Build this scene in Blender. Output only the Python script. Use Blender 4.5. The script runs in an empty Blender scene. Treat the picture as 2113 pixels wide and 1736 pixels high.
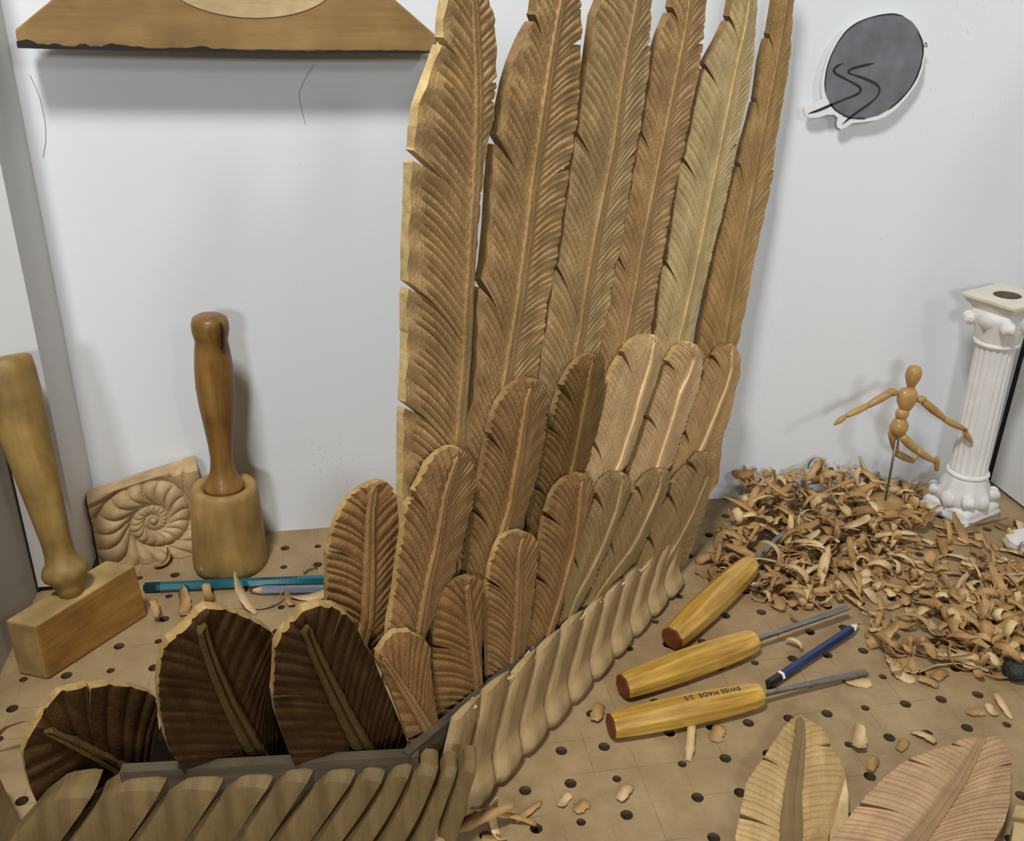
import bpy, bmesh, math, random
import numpy as np
from mathutils import Vector, Matrix
from mathutils.geometry import delaunay_2d_cdt

rng = random.Random(7)
nrg = np.random.RandomState(11)
scene = bpy.context.scene
C = scene.collection
PI = math.pi

# ---------------------------------------------------------------- camera
CX, CY, FPX = 1056.5, 868.0, 1973.4
PITCH, YAW, ROLL, CAMH = 0.441823, 0.185924, 0.0227294, 0.5088
CAM = np.array([0.0, 0.0, CAMH])
_F = np.array([math.sin(YAW)*math.cos(PITCH), math.cos(YAW)*math.cos(PITCH), -math.sin(PITCH)])
_r = np.array([math.cos(YAW), -math.sin(YAW), 0.0]); _u = np.cross(_r, _F)
_X = math.cos(ROLL)*_r + math.sin(ROLL)*_u
_U = -math.sin(ROLL)*_r + math.cos(ROLL)*_u
cam_data = bpy.data.cameras.new('camera'); cam = bpy.data.objects.new('camera', cam_data); C.objects.link(cam)
cam_data.sensor_fit = 'HORIZONTAL'; cam_data.sensor_width = 36.0
cam_data.lens = 36.0*FPX/2113.0; cam_data.clip_start = 0.01; cam_data.clip_end = 50
M = Matrix(((_X[0], _U[0], -_F[0], CAM[0]), (_X[1], _U[1], -_F[1], CAM[1]), (_X[2], _U[2], -_F[2], CAM[2]), (0, 0, 0, 1)))
cam.matrix_world = M
scene.camera = cam

# ---------------------------------------------------------------- world, lights, exposure
world = bpy.data.worlds.new('room_ambience'); scene.world = world; world.use_nodes = True
bg = world.node_tree.nodes['Background']; bg.inputs[0].default_value = (0.86, 0.93, 1.0, 1); bg.inputs[1].default_value = 0.04

def area(name, loc, target, size, sizey, power, col):
    d = bpy.data.lights.new(name, 'AREA'); d.shape = 'RECTANGLE'; d.size = size; d.size_y = sizey; d.energy = power; d.color = col
    o = bpy.data.objects.new(name, d); C.objects.link(o); o.location = loc
    o.rotation_euler = (Vector(target)-Vector(loc)).to_track_quat('-Z', 'Y').to_euler()
    return o
area('ceiling_lamp_near', (-0.24, 0.06, 1.50), (0.1, 0.62, 0.1), 0.20, 0.20, 17.5, (1.0, 0.985, 0.965))
area('ceiling_lamp_far', (-0.62, -2.3, 1.15), (0.1, 0.8, 0.25), 0.35, 0.30, 21, (0.92, 0.97, 1.0))
area('added_side_fill', (1.1, -1.5, 1.5), (0.2, 0.7, 0.2), 0.30, 0.30, 9, (1.0, 0.98, 0.95))  # added fill light, no source seen; brightens the tall feather faces
vs = scene.view_settings
vs.view_transform = 'Standard'; vs.look = 'None'; vs.gamma = 1.0; vs.use_curve_mapping = False; vs.exposure = 0.0

# ---------------------------------------------------------------- geometry helpers
YW = 0.8354      # back wall
XL = -0.281      # left wall
XR = 0.698       # right wall
def ray(px, py): return _F + _X*(px-CX)/FPX - _U*(py-CY)/FPX
def onz(px, py, z=0.0):
    d = ray(px, py); return CAM + d*(z-CAMH)/d[2]
def onplane(px, py, P, n):
    d = ray(px, py); P = np.array(P); n = np.array(n); return CAM + d*((P-CAM) @ n)/(d @ n)
def ony(px, py, y): return onplane(px, py, (0, y, 0), (0, 1, 0))
def zc(pts, ox, oy, s): return [(ox+x*s, oy+y*s) for x, y in pts]

def mesh_from(name, v, f, mats, smooth=False, fm=None, fs=None):
    me = bpy.data.meshes.new(name)
    me.from_pydata([tuple(map(float, p)) for p in v], [], [tuple(map(int, q)) for q in f])
    for m in (mats if isinstance(mats, (list, tuple)) else [mats]): me.materials.append(m)
    n = len(me.polygons)
    me.polygons.foreach_set('use_smooth', np.array(fs if fs is not None else [smooth]*n, dtype=bool))
    if fm is not None: me.polygons.foreach_set('material_index', np.array(fm, dtype=np.int32))
    me.update()
    return me
def link(name, me, parent=None, M=None, pM=None):
    o = bpy.data.objects.new(name, me); C.objects.link(o)
    if parent is not None: o.parent = parent
    if M is not None:
        o.matrix_local = (pM.inverted() @ M) if pM is not None else M
    return o
def tag(o, label, cat=None, group=None, kind=None):
    o['label'] = label
    if cat: o['category'] = cat
    if group: o['group'] = group
    if kind: o['kind'] = kind
    return o
def thing(name, loc, label, cat, group=None, kind=None):
    o = bpy.data.objects.new(name, None); C.objects.link(o); o.location = loc; o.empty_display_size = 0.01
    return tag(o, label, cat, group, kind)
def TM(loc): return Matrix.Translation(Vector(loc))
def frame(o, x, y, z):
    return Matrix(((x[0], y[0], z[0], o[0]), (x[1], y[1], z[1], o[1]), (x[2], y[2], z[2], o[2]), (0, 0, 0, 1)))
def nz(v): v = np.array(v, float); return v/np.linalg.norm(v)

class MB:
    def __init__(s): s.v = []; s.f = []; s.sm = []
    def add(s, v, f, smooth=False):
        b = len(s.v); s.v += [tuple(p) for p in v]; s.f += [tuple(i+b for i in q) for q in f]; s.sm += [smooth]*len(f)
    def box(s, x0, x1, y0, y1, z0, z1):
        v = [(x, y, z) for z in (z0, z1) for y in (y0, y1) for x in (x0, x1)]
        s.add(v, [(0, 2, 3, 1), (4, 5, 7, 6), (0, 1, 5, 4), (2, 6, 7, 3), (0, 4, 6, 2), (1, 3, 7, 5)])
    def lathe(s, prof, n=24, M=None, smooth=True, rf=None, cap=True, ph=0.0):
        v = []
        for k, (r, z) in enumerate(prof):
            for i in range(n):
                a = 2*PI*i/n + ph; rr = r*(rf(a, k) if rf else 1)
                p = Vector((rr*math.cos(a), rr*math.sin(a), z)); v.append(M @ p if M else p)
        f = [(k*n+i, k*n+(i+1) % n, (k+1)*n+(i+1) % n, (k+1)*n+i) for k in range(len(prof)-1) for i in range(n)]
        s.add(v, f, smooth)
        if cap:
            b = len(s.v)-len(v)
            s.f.append(tuple(b+i for i in reversed(range(n)))); s.sm.append(False)
            s.f.append(tuple(b+(len(prof)-1)*n+i for i in range(n))); s.sm.append(False)
    def prism(s, poly, M, z0, z1, smooth=False):
        n = len(poly)
        v = [M @ Vector((x, y, z)) for z in (z0, z1) for x, y in poly]
        s.add(v, [tuple(reversed(range(n))), tuple(range(n, 2*n))]+[(i, (i+1) % n, n+(i+1) % n, n+i) for i in range(n)], smooth)
    def mesh(s, name, mats): return mesh_from(name, s.v, s.f, mats, fs=s.sm)
def axisM(a, b):
    a = Vector(a); b = Vector(b); z = (b-a).normalized()
    x = z.cross(Vector((0, 1, 0)));
    if x.length < 1e-3: x = z.cross(Vector((1, 0, 0)))
    x.normalize(); y = z.cross(x)
    return frame(a, x, y, z)
def resample(pts, ts):
    p = np.array(pts, float); d = np.r_[0, np.cumsum(np.linalg.norm(np.diff(p, axis=0), axis=1))]; d /= d[-1]
    return np.stack([np.interp(ts, d, p[:, k]) for k in range(p.shape[1])], 1)
def sstep(x, a, b):
    t = np.clip((x-a)/(b-a), 0, 1); return t*t*(3-2*t)

# ---------------------------------------------------------------- materials
def newmat(name):
    m = bpy.data.materials.new(name); m.use_nodes = True
    nt = m.node_tree; return m, nt, nt.nodes['Principled BSDF']
def N(nt, t, **kw):
    n = nt.nodes.new(t)
    for k, v in kw.items():
        if k.startswith('i_'): n.inputs[int(k[2:])].default_value = v
        else: setattr(n, k, v)
    return n
def wood(name, dark, light, scale=(90, 6, 90), rough=0.62, bump=0.25, chat=0.0, spec=0.3, coat=0.0, stain=0.25, detail=6, bands=0.0):
    m, nt, b = newmat(name); L = nt.links.new
    dark, light = [(c[0]*.95, c[1]*.925, c[2]*.82) for c in (dark, light)]
    tc = N(nt, 'ShaderNodeTexCoord'); mp = N(nt, 'ShaderNodeMapping'); mp.inputs['Scale'].default_value = scale
    L(tc.outputs['Object'], mp.inputs['Vector'])
    n1 = N(nt, 'ShaderNodeTexNoise'); n1.inputs['Scale'].default_value = 1.0; n1.inputs['Detail'].default_value = detail; n1.inputs['Roughness'].default_value = 0.65
    L(mp.outputs[0], n1.inputs['Vector'])
    rp = N(nt, 'ShaderNodeValToRGB'); rp.color_ramp.elements[0].position = 0.3; rp.color_ramp.elements[1].position = 0.68
    rp.color_ramp.elements[0].color = (*dark, 1); rp.color_ramp.elements[1].color = (*light, 1)
    L(n1.outputs[0], rp.inputs[0])
    n2 = N(nt, 'ShaderNodeTexNoise'); n2.inputs['Scale'].default_value = 28.0; n2.inputs['Detail'].default_value = 3
    L(tc.outputs['Object'], n2.inputs['Vector'])
    mr = N(nt, 'ShaderNodeMapRange'); mr.inputs[1].default_value = 0.3; mr.inputs[2].default_value = 0.7; mr.inputs[3].default_value = 1-stain; mr.inputs[4].default_value = 1.08
    L(n2.outputs[0], mr.inputs[0])
    mx = N(nt, 'ShaderNodeMix', data_type='RGBA', blend_type='MULTIPLY'); mx.inputs[0].default_value = 1.0
    L(rp.outputs[0], mx.inputs[6]); L(mr.outputs[0], mx.inputs[7])
    col = mx.outputs[2]
    if bands:
        mp2 = N(nt, 'ShaderNodeMapping'); mp2.inputs['Scale'].default_value = (1, 0.08, 1); L(tc.outputs['Object'], mp2.inputs['Vector'])
        wv = N(nt, 'ShaderNodeTexWave'); wv.bands_direction = 'DIAGONAL'; wv.inputs['Scale'].default_value = bands; wv.inputs['Distortion'].default_value = 4.0; wv.inputs['Detail'].default_value = 2; wv.inputs['Detail Scale'].default_value = 1.5
        L(mp2.outputs[0], wv.inputs['Vector'])
        m2 = N(nt, 'ShaderNodeMix', data_type='RGBA', blend_type='MULTIPLY'); m2.inputs[7].default_value = (0.62, 0.50, 0.34, 1)
        r2 = N(nt, 'ShaderNodeValToRGB'); r2.color_ramp.elements[0].position = 0.55; r2.color_ramp.elements[1].position = 0.95
        L(wv.outputs[0], r2.inputs[0]); L(r2.outputs[0], m2.inputs[0]); L(col, m2.inputs[6]); col = m2.outputs[2]
    L(col, b.inputs['Base Color'])
    b.inputs['Roughness'].default_value = rough; b.inputs['Specular IOR Level'].default_value = spec; b.inputs['Coat Weight'].default_value = coat
    h = n1.outputs[0]
    if chat:
        mp3 = N(nt, 'ShaderNodeMapping'); mp3.inputs['Scale'].default_value = (520, 300, 520); L(tc.outputs['Object'], mp3.inputs['Vector'])
        n3 = N(nt, 'ShaderNodeTexNoise'); n3.inputs['Scale'].default_value = 1.0; n3.inputs['Detail'].default_value = 2; L(mp3.outputs[0], n3.inputs['Vector'])
        ad = N(nt, 'ShaderNodeMath', operation='MULTIPLY_ADD'); ad.inputs[1].default_value = chat; L(n3.outputs[0], ad.inputs[0]); L(h, ad.inputs[2]); h = ad.outputs[0]
    bp = N(nt, 'ShaderNodeBump'); bp.inputs['Strength'].default_value = bump; bp.inputs['Distance'].default_value = 0.0012
    L(h, bp.inputs['Height']); L(bp.outputs[0], b.inputs['Normal'])
    return m
def plain(name, col, rough=0.5, metal=0.0, noise=0.0, nscale=200, spec=0.5, coat=0.0, bump=0.0):
    m, nt, b = newmat(name); L = nt.links.new
    b.inputs['Roughness'].default_value = rough; b.inputs['Metallic'].default_value = metal; b.inputs['Specular IOR Level'].default_value = spec
    b.inputs['Coat Weight'].default_value = coat
    tc = N(nt, 'ShaderNodeTexCoord'); n = N(nt, 'ShaderNodeTexNoise'); n.inputs['Scale'].default_value = nscale; n.inputs['Detail'].default_value = 4
    L(tc.outputs['Object'], n.inputs['Vector'])
    mr = N(nt, 'ShaderNodeMapRange'); mr.inputs[1].default_value = 0.3; mr.inputs[2].default_value = 0.7; mr.inputs[3].default_value = 1-noise; mr.inputs[4].default_value = 1
    L(n.outputs[0], mr.inputs[0])
    mx = N(nt, 'ShaderNodeMix', data_type='RGBA', blend_type='MULTIPLY'); mx.inputs[0].default_value = 1; mx.inputs[6].default_value = (*col, 1)
    L(mr.outputs[0], mx.inputs[7]); L(mx.outputs[2], b.inputs['Base Color'])
    if bump:
        bp = N(nt, 'ShaderNodeBump'); bp.inputs['Strength'].default_value = bump; bp.inputs['Distance'].default_value = 0.001
        L(n.outputs[0], bp.inputs['Height']); L(bp.outputs[0], b.inputs['Normal'])
    return m
def wallmat(name, col, dirt=(0.42, 0.41, 0.38)):
    m, nt, b = newmat(name); L = nt.links.new
    tc = N(nt, 'ShaderNodeTexCoord')
    n1 = N(nt, 'ShaderNodeTexNoise'); n1.inputs['Scale'].default_value = 6; n1.inputs['Detail'].default_value = 6
    n2 = N(nt, 'ShaderNodeTexNoise'); n2.inputs['Scale'].default_value = 260; n2.inputs['Detail'].default_value = 3
    L(tc.outputs['Object'], n1.inputs['Vector']); L(tc.outputs['Object'], n2.inputs['Vector'])
    r1 = N(nt, 'ShaderNodeMapRange'); r1.inputs[1].default_value = 0.56; r1.inputs[2].default_value = 0.80
    r2 = N(nt, 'ShaderNodeMapRange'); r2.inputs[1].default_value = 0.60; r2.inputs[2].default_value = 0.74
    L(n1.outputs[0], r1.inputs[0]); L(n2.outputs[0], r2.inputs[0])
    mu = N(nt, 'ShaderNodeMath', operation='MULTIPLY'); L(r1.outputs[0], mu.inputs[0]); L(r2.outputs[0], mu.inputs[1])
    sp = N(nt, 'ShaderNodeTexVoronoi'); sp.inputs['Scale'].default_value = 34; L(tc.outputs['Object'], sp.inputs['Vector'])
    r3 = N(nt, 'ShaderNodeMapRange'); r3.inputs[1].default_value = 0.035; r3.inputs[2].default_value = 0.02; r3.inputs[3].default_value = 0; r3.inputs[4].default_value = 0.5
    L(sp.outputs['Distance'], r3.inputs[0])
    ad = N(nt, 'ShaderNodeMath', operation='MAXIMUM'); L(mu.outputs[0], ad.inputs[0]); L(r3.outputs[0], ad.inputs[1])
    sc = N(nt, 'ShaderNodeMath', operation='MULTIPLY'); sc.inputs[1].default_value = 0.75; L(ad.outputs[0], sc.inputs[0])
    mx = N(nt, 'ShaderNodeMix', data_type='RGBA'); mx.inputs[6].default_value = (*col, 1); mx.inputs[7].default_value = (*dirt, 1)
    L(sc.outputs[0], mx.inputs[0]); L(mx.outputs[2], b.inputs['Base Color'])
    b.inputs['Roughness'].default_value = 0.6; b.inputs['Specular IOR Level'].default_value = 0.25
    bp = N(nt, 'ShaderNodeBump'); bp.inputs['Strength'].default_value = 0.12; bp.inputs['Distance'].default_value = 0.0006
    L(n2.outputs[0], bp.inputs['Height']); L(bp.outputs[0], b.inputs['Normal'])
    return m
PITCHG = 0.032
def benchmat():
    m, nt, b = newmat('hardboard'); L = nt.links.new
    tc = N(nt, 'ShaderNodeTexCoord'); sx = N(nt, 'ShaderNodeSeparateXYZ'); L(tc.outputs['Object'], sx.inputs[0])
    def math_(op, a, bb=None):
        n = N(nt, 'ShaderNodeMath', operation=op)
        for k, q in enumerate((a, bb)):
            if q is None: continue
            if isinstance(q, (int, float)): n.inputs[k].default_value = q
            else: L(q, n.inputs[k])
        return n.outputs[0]
    def line(coord, off, w):
        t = math_('DIVIDE', coord, PITCHG); t = math_('SUBTRACT', t, off); t = math_('ADD', t, 100.5)
        t = math_('FRACT', t); t = math_('SUBTRACT', t, 0.5); t = math_('ABSOLUTE', t)
        return math_('LESS_THAN', t, w)
    lx = line(sx.outputs[0], 0.835, 0.010); ly = line(sx.outputs[1], 0.04, 0.011)
    ln = math_('MAXIMUM', lx, ly)
    n0 = N(nt, 'ShaderNodeTexNoise'); n0.inputs['Scale'].default_value = 22; n0.inputs['Detail'].default_value = 4; L(tc.outputs['Object'], n0.inputs['Vector'])
    msk = N(nt, 'ShaderNodeMapRange'); msk.inputs[1].default_value = 0.42; msk.inputs[2].default_value = 0.6; msk.inputs[3].default_value = 0; msk.inputs[4].default_value = 0.55
    L(n0.outputs[0], msk.inputs[0]); ln = math_('MULTIPLY', ln, msk.outputs[0])
    n1 = N(nt, 'ShaderNodeTexNoise'); n1.inputs['Scale'].default_value = 14; n1.inputs['Detail'].default_value = 8; n1.inputs['Roughness'].default_value = 0.7; L(tc.outputs['Object'], n1.inputs['Vector'])
    rp = N(nt, 'ShaderNodeValToRGB'); e = rp.color_ramp.elements
    e[0].position = 0.3; e[1].position = 0.72; e[0].color = (0.255, 0.168, 0.078, 1); e[1].color = (0.455, 0.332, 0.178, 1)
    L(n1.outputs[0], rp.inputs[0])
    # fine scratches
    mp = N(nt, 'ShaderNodeMapping'); mp.inputs['Scale'].default_value = (18, 420, 1); mp.inputs['Rotation'].default_value = (0, 0, 0.6); L(tc.outputs['Object'], mp.inputs['Vector'])
    n3 = N(nt, 'ShaderNodeTexNoise'); n3.inputs['Scale'].default_value = 1; n3.inputs['Detail'].default_value = 3; L(mp.outputs[0], n3.inputs['Vector'])
    r3 = N(nt, 'ShaderNodeMapRange'); r3.inputs[1].default_value = 0.66; r3.inputs[2].default_value = 0.74; r3.inputs[4].default_value = 0.35; L(n3.outputs[0], r3.inputs[0])
    m0 = N(nt, 'ShaderNodeMix', data_type='RGBA'); m0.inputs[7].default_value = (0.52, 0.41, 0.27, 1); L(r3.outputs[0], m0.inputs[0]); L(rp.outputs[0], m0.inputs[6])
    mx = N(nt, 'ShaderNodeMix', data_type='RGBA'); mx.inputs[7].default_value = (0.13, 0.09, 0.055, 1)
    L(ln, mx.inputs[0]); L(m0.outputs[2], mx.inputs[6]); L(mx.outputs[2], b.inputs['Base Color'])
    b.inputs['Roughness'].default_value = 0.48; b.inputs['Specular IOR Level'].default_value = 0.35
    return m

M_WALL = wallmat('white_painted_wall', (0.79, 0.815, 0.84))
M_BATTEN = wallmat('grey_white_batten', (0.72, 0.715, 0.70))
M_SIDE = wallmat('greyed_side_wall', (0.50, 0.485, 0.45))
M_BENCH = benchmat()
M_DARK = plain('gap_shade_black', (0.02, 0.016, 0.012), 0.9)  # near-black that paints shade into gaps and below the worktop
M_EDGE = wood('pale_cut_edge', (0.33, 0.21, 0.075), (0.56, 0.385, 0.165), (160, 160, 160), bump=0.5, stain=0.25)
M_EDGEP = wood('lit_cut_edge', (0.50, 0.35, 0.15), (0.76, 0.57, 0.29), (160, 160, 160), bump=0.5, stain=0.25)  # lighter edge wood; paints in the light on the first feather's side
M_EDGED = wood('shaded_cut_edge', (0.20, 0.115, 0.045), (0.34, 0.215, 0.095), (160, 160, 160), bump=0.5, stain=0.25)  # edge wood darkened to paint in the shade between feathers

# ---------------------------------------------------------------- setting
def struct(name, mb, mat, label):
    o = link(name, mb.mesh(name, mat)); o['kind'] = 'structure'; o['label'] = label; return o
m = MB(); m.box(XL-0.05, XR+0.25, YW, YW+0.03, -0.02, 0.95); struct('wall_back', m, M_WALL, 'white painted panel wall behind the workbench')
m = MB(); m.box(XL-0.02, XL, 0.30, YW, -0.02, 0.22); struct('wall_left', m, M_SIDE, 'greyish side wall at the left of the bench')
m = MB(); m.box(XR, XR+0.02, 0.30, YW-0.012, 0.004, 0.60); struct('wall_right', m, M_BATTEN, 'off-white side wall at the right of the bench')
m = MB(); m.box(XR+0.004, XR+0.02, YW-0.012, YW, -0.01, 0.95); struct('corner_shade_strip', m, M_DARK, 'black strip painted in as shadow in the right corner gap')  # solid strip painted black for the shade of the corner gap
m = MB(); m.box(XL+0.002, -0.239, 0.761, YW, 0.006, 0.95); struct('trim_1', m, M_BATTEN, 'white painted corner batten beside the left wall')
m = MB(); m.box(XL, XL+0.002, 0.762, YW, 0.0, 0.95); struct('batten_shade_strip', m, M_DARK, 'black strip painted in as shade between corner batten and left wall')  # thin solid strip; its black stands in for shade beside the batten

# worktop with drilled holes
holes = []
def hole_grid(ox, oy, i0, i1, j0, j1, test, sel):
    for i in range(i0, i1):
        for j in range(j0, j1):
            x, y = (i+ox)*PITCHG, (j+oy)*PITCHG
            if test(x, y):
                h = (i*7+j*3) % 5; big = sel(i, j)
                holes.append((x+rng.uniform(-.0012, .0012), y+rng.uniform(-.0012, .0012), 0.0043 if big else 0.0032))
hole_grid(0.833, 0.975, -2, 24, 5, 27, lambda x, y: 0.205 < x < 0.69 and y < 0.825 and not (x > 0.5 and (int(x*1000)+int(y*1000)) % 3 == 0), lambda i, j: (i*3+j*5) % 4 != 0)
hole_grid(0.251, 0.780, -2, 10, 5, 20, lambda x, y: 0.01 < x < 0.20 and y < 0.60, lambda i, j: (i+2*j) % 3 != 0)
hole_grid(0.843, 0.096, -10, 2, 5, 27, lambda x, y: -0.275 < x < 0.0 and y < 0.822, lambda i, j: (i+j) % 2 == 0)
NH = 14
x0, x1, y0, y1 = XL, XR+0.02, 0.10, YW
pts = [Vector((x0, y0)), Vector((x1, y0)), Vector((x1, y1)), Vector((x0, y1))]; loops = [[0, 1, 2, 3]]
for hx, hy, hr in holes:
    b0 = len(pts); pts += [Vector((hx+hr*math.cos(2*PI*k/NH), hy+hr*math.sin(2*PI*k/NH))) for k in range(NH)]; loops.append(list(range(b0, b0+NH)))
ov, oe, of, ovi, _, ofi = delaunay_2d_cdt(pts, [], loops, 0, 1e-7)
hset = [np.array([h[0], h[1]]) for h in holes]; HA = np.array(hset); HR = np.array([h[2] for h in holes])
V2 = np.array([(p.x, p.y) for p in ov])
fac = []
for t in of:
    c = V2[list(t)].mean(0)
    if np.any(np.hypot(*(HA-c).T) < HR*0.97) : continue
    fac.append(tuple(t))
mb = MB(); mb.add([(p[0], p[1], 0.0) for p in V2], fac)
for hx, hy, hr in holes:
    ring = [(hx+hr*math.cos(2*PI*k/NH), hy+hr*math.sin(2*PI*k/NH)) for k in range(NH)]
    mb.add([(x, y, z) for z in (0.0, -0.018) for x, y in ring], [((k+1) % NH, k, NH+k, NH+(k+1) % NH) for k in range(NH)], True)
NW0 = len(mb.f); mb.add([(x0, y0, 0), (x1, y0, 0), (x1, y1, 0), (x0, y1, 0), (x0, y0, -.018), (x1, y0, -.018), (x1, y1, -.018), (x0, y1, -.018)], [(0, 4, 5, 1), (1, 5, 6, 2), (2, 6, 7, 3), (3, 7, 4, 0)])
wt = struct('worktop', mb, [M_BENCH, plain('hole_wall_shade', (.13, .085, .042), .9)], 'tan perforated hardboard worktop with pencilled grid lines')  # hole walls painted darker than the hardboard to carry their inner shade
wt.data.polygons.foreach_set('material_index', np.array([0]*len(fac)+[1]*(NW0-len(fac))+[0]*(len(mb.f)-NW0), dtype=np.int32))
m = MB(); m.box(x0, x1, y0, y1, -0.03, -0.019); struct('added_light_stop', m, M_DARK, 'added dark plate keeping light out below the perforated worktop')  # plate added against light leaks so the holes stay dark

# ---------------------------------------------------------------- carved wing
def plane_n(az, lean=0.0):
    a = math.radians(az); l = math.radians(lean)
    return np.array([math.sin(a)*math.cos(l), -math.cos(a)*math.cos(l), -math.sin(l)])
A_BOT = onz(960, 1690); B_BOT = onz(1410, 1200)
AZR = math.degrees(math.atan2(B_BOT[1]-A_BOT[1], B_BOT[0]-A_BOT[0]))
NR = plane_n(AZR)
def right_plane(off, az=43.0): return (A_BOT+NR*off, plane_n(az))
WING_O = (A_BOT[0], A_BOT[1], 0.0)
wing = thing('wing_carving', WING_O, 'large upright bird wing built of carved wooden feathers on the workbench', 'wing carving')
WM = TM(WING_O)

def half(C3, E2, k, nb, nt, amp, tmarg, notches, dome, bow, seed, jit=0.3):
    """one vane half in local (u,v); returns vertex rows and face list; barb rows follow the carved grooves"""
    rs = np.random.RandomState(seed)
    bnd = (np.arange(nb+1)+np.r_[0, (rs.rand(nb-1)-.5)*jit*2, 0])/nb
    ss, dep, tid = [], [], []
    prof = [(0.0, 1.0), (0.08, 0.80), (0.22, 0.22), (0.50, 0.0), (0.86, 0.12)]
    dk = amp*(0.55+0.6*rs.rand(nb+1)); tk = tmarg+(rs.rand(nb+1)-.5)*0.18; t0k = 0.03+0.05*rs.rand(nb+1)
    for b in range(nb):
        for x, d in prof:
            ss.append(bnd[b]+(bnd[b+1]-bnd[b])*x); q = b if x < 0.5 else b+1
            dep.append(d*dk[q]); tid.append((t0k[q], tk[q]))
    ss.append(1.0); dep.append(0.0); tid.append((0.03, 1))
    rows = [(s, d, t, 0, None) for s, d, t in zip(ss, dep, tid)]
    for (sn, t0, g) in notches:
        rows += [(sn, 0, (0.03, 1), -1, None), (sn, 0, (0.03, 1), 1, None)]
    rows.sort(key=lambda r: (r[0], r[3]))
    S = np.array([r[0] for r in rows]); D = np.array([r[1] for r in rows]); T0 = np.array([r[2][0] for r in rows]); T1 = np.array([r[2][1] for r in rows]); SG = np.array([r[3] for r in rows])
    tt = np.linspace(0, 1, nt)**0.9
    cl = np.r_[0, np.cumsum(np.linalg.norm(np.diff(C3, axis=0), axis=1))]; clen = cl[-1]; cl = cl/clen
    sc_ = S-k*(1-S**6); d0 = (C3[1]-C3[0])/np.linalg.norm(C3[1]-C3[0])
    c = np.stack([np.interp(sc_, cl, C3[:, q]) for q in (0, 1)], 1)+np.minimum(sc_, 0)[:, None]*clen*d0[None, :]
    e = resample(E2, S)
    P = c[:, None, :]*(1-tt)[None, :, None]+e[:, None, :]*tt[None, :, None]
    wd = np.linalg.norm(e-c, axis=1)
    P[:, :, 1] -= bow*np.sin(PI*tt)[None, :]*wd[:, None]*np.clip((1-S)*6, 0, 1)[:, None]
    for (sn, t0, g) in notches:
        side = np.sign(S-sn); side = np.where(side == 0, SG, side)
        w = np.exp(-np.abs(S-sn)/0.02)*side*g*0.5
        P[:, :, 1] += w[:, None]*np.clip((tt-t0)/(1-t0), 0, 1)[None, :]
    mask = sstep(tt[None, :], T0[:, None], T0[:, None]+0.12)*(1-sstep(tt[None, :], T1[:, None]-0.10, T1[:, None]+0.02))
    Z = -0.0011*np.exp(-((tt-.13)/.05)**2)[None, :] - D[:, None]*mask - dome*(tt**2)[None, :] + amp*0.22*np.sin(S[:, None]*nb*1.7+tt[None, :]*5+seed)*tt[None, :]
    return P, Z, SG, nt

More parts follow.
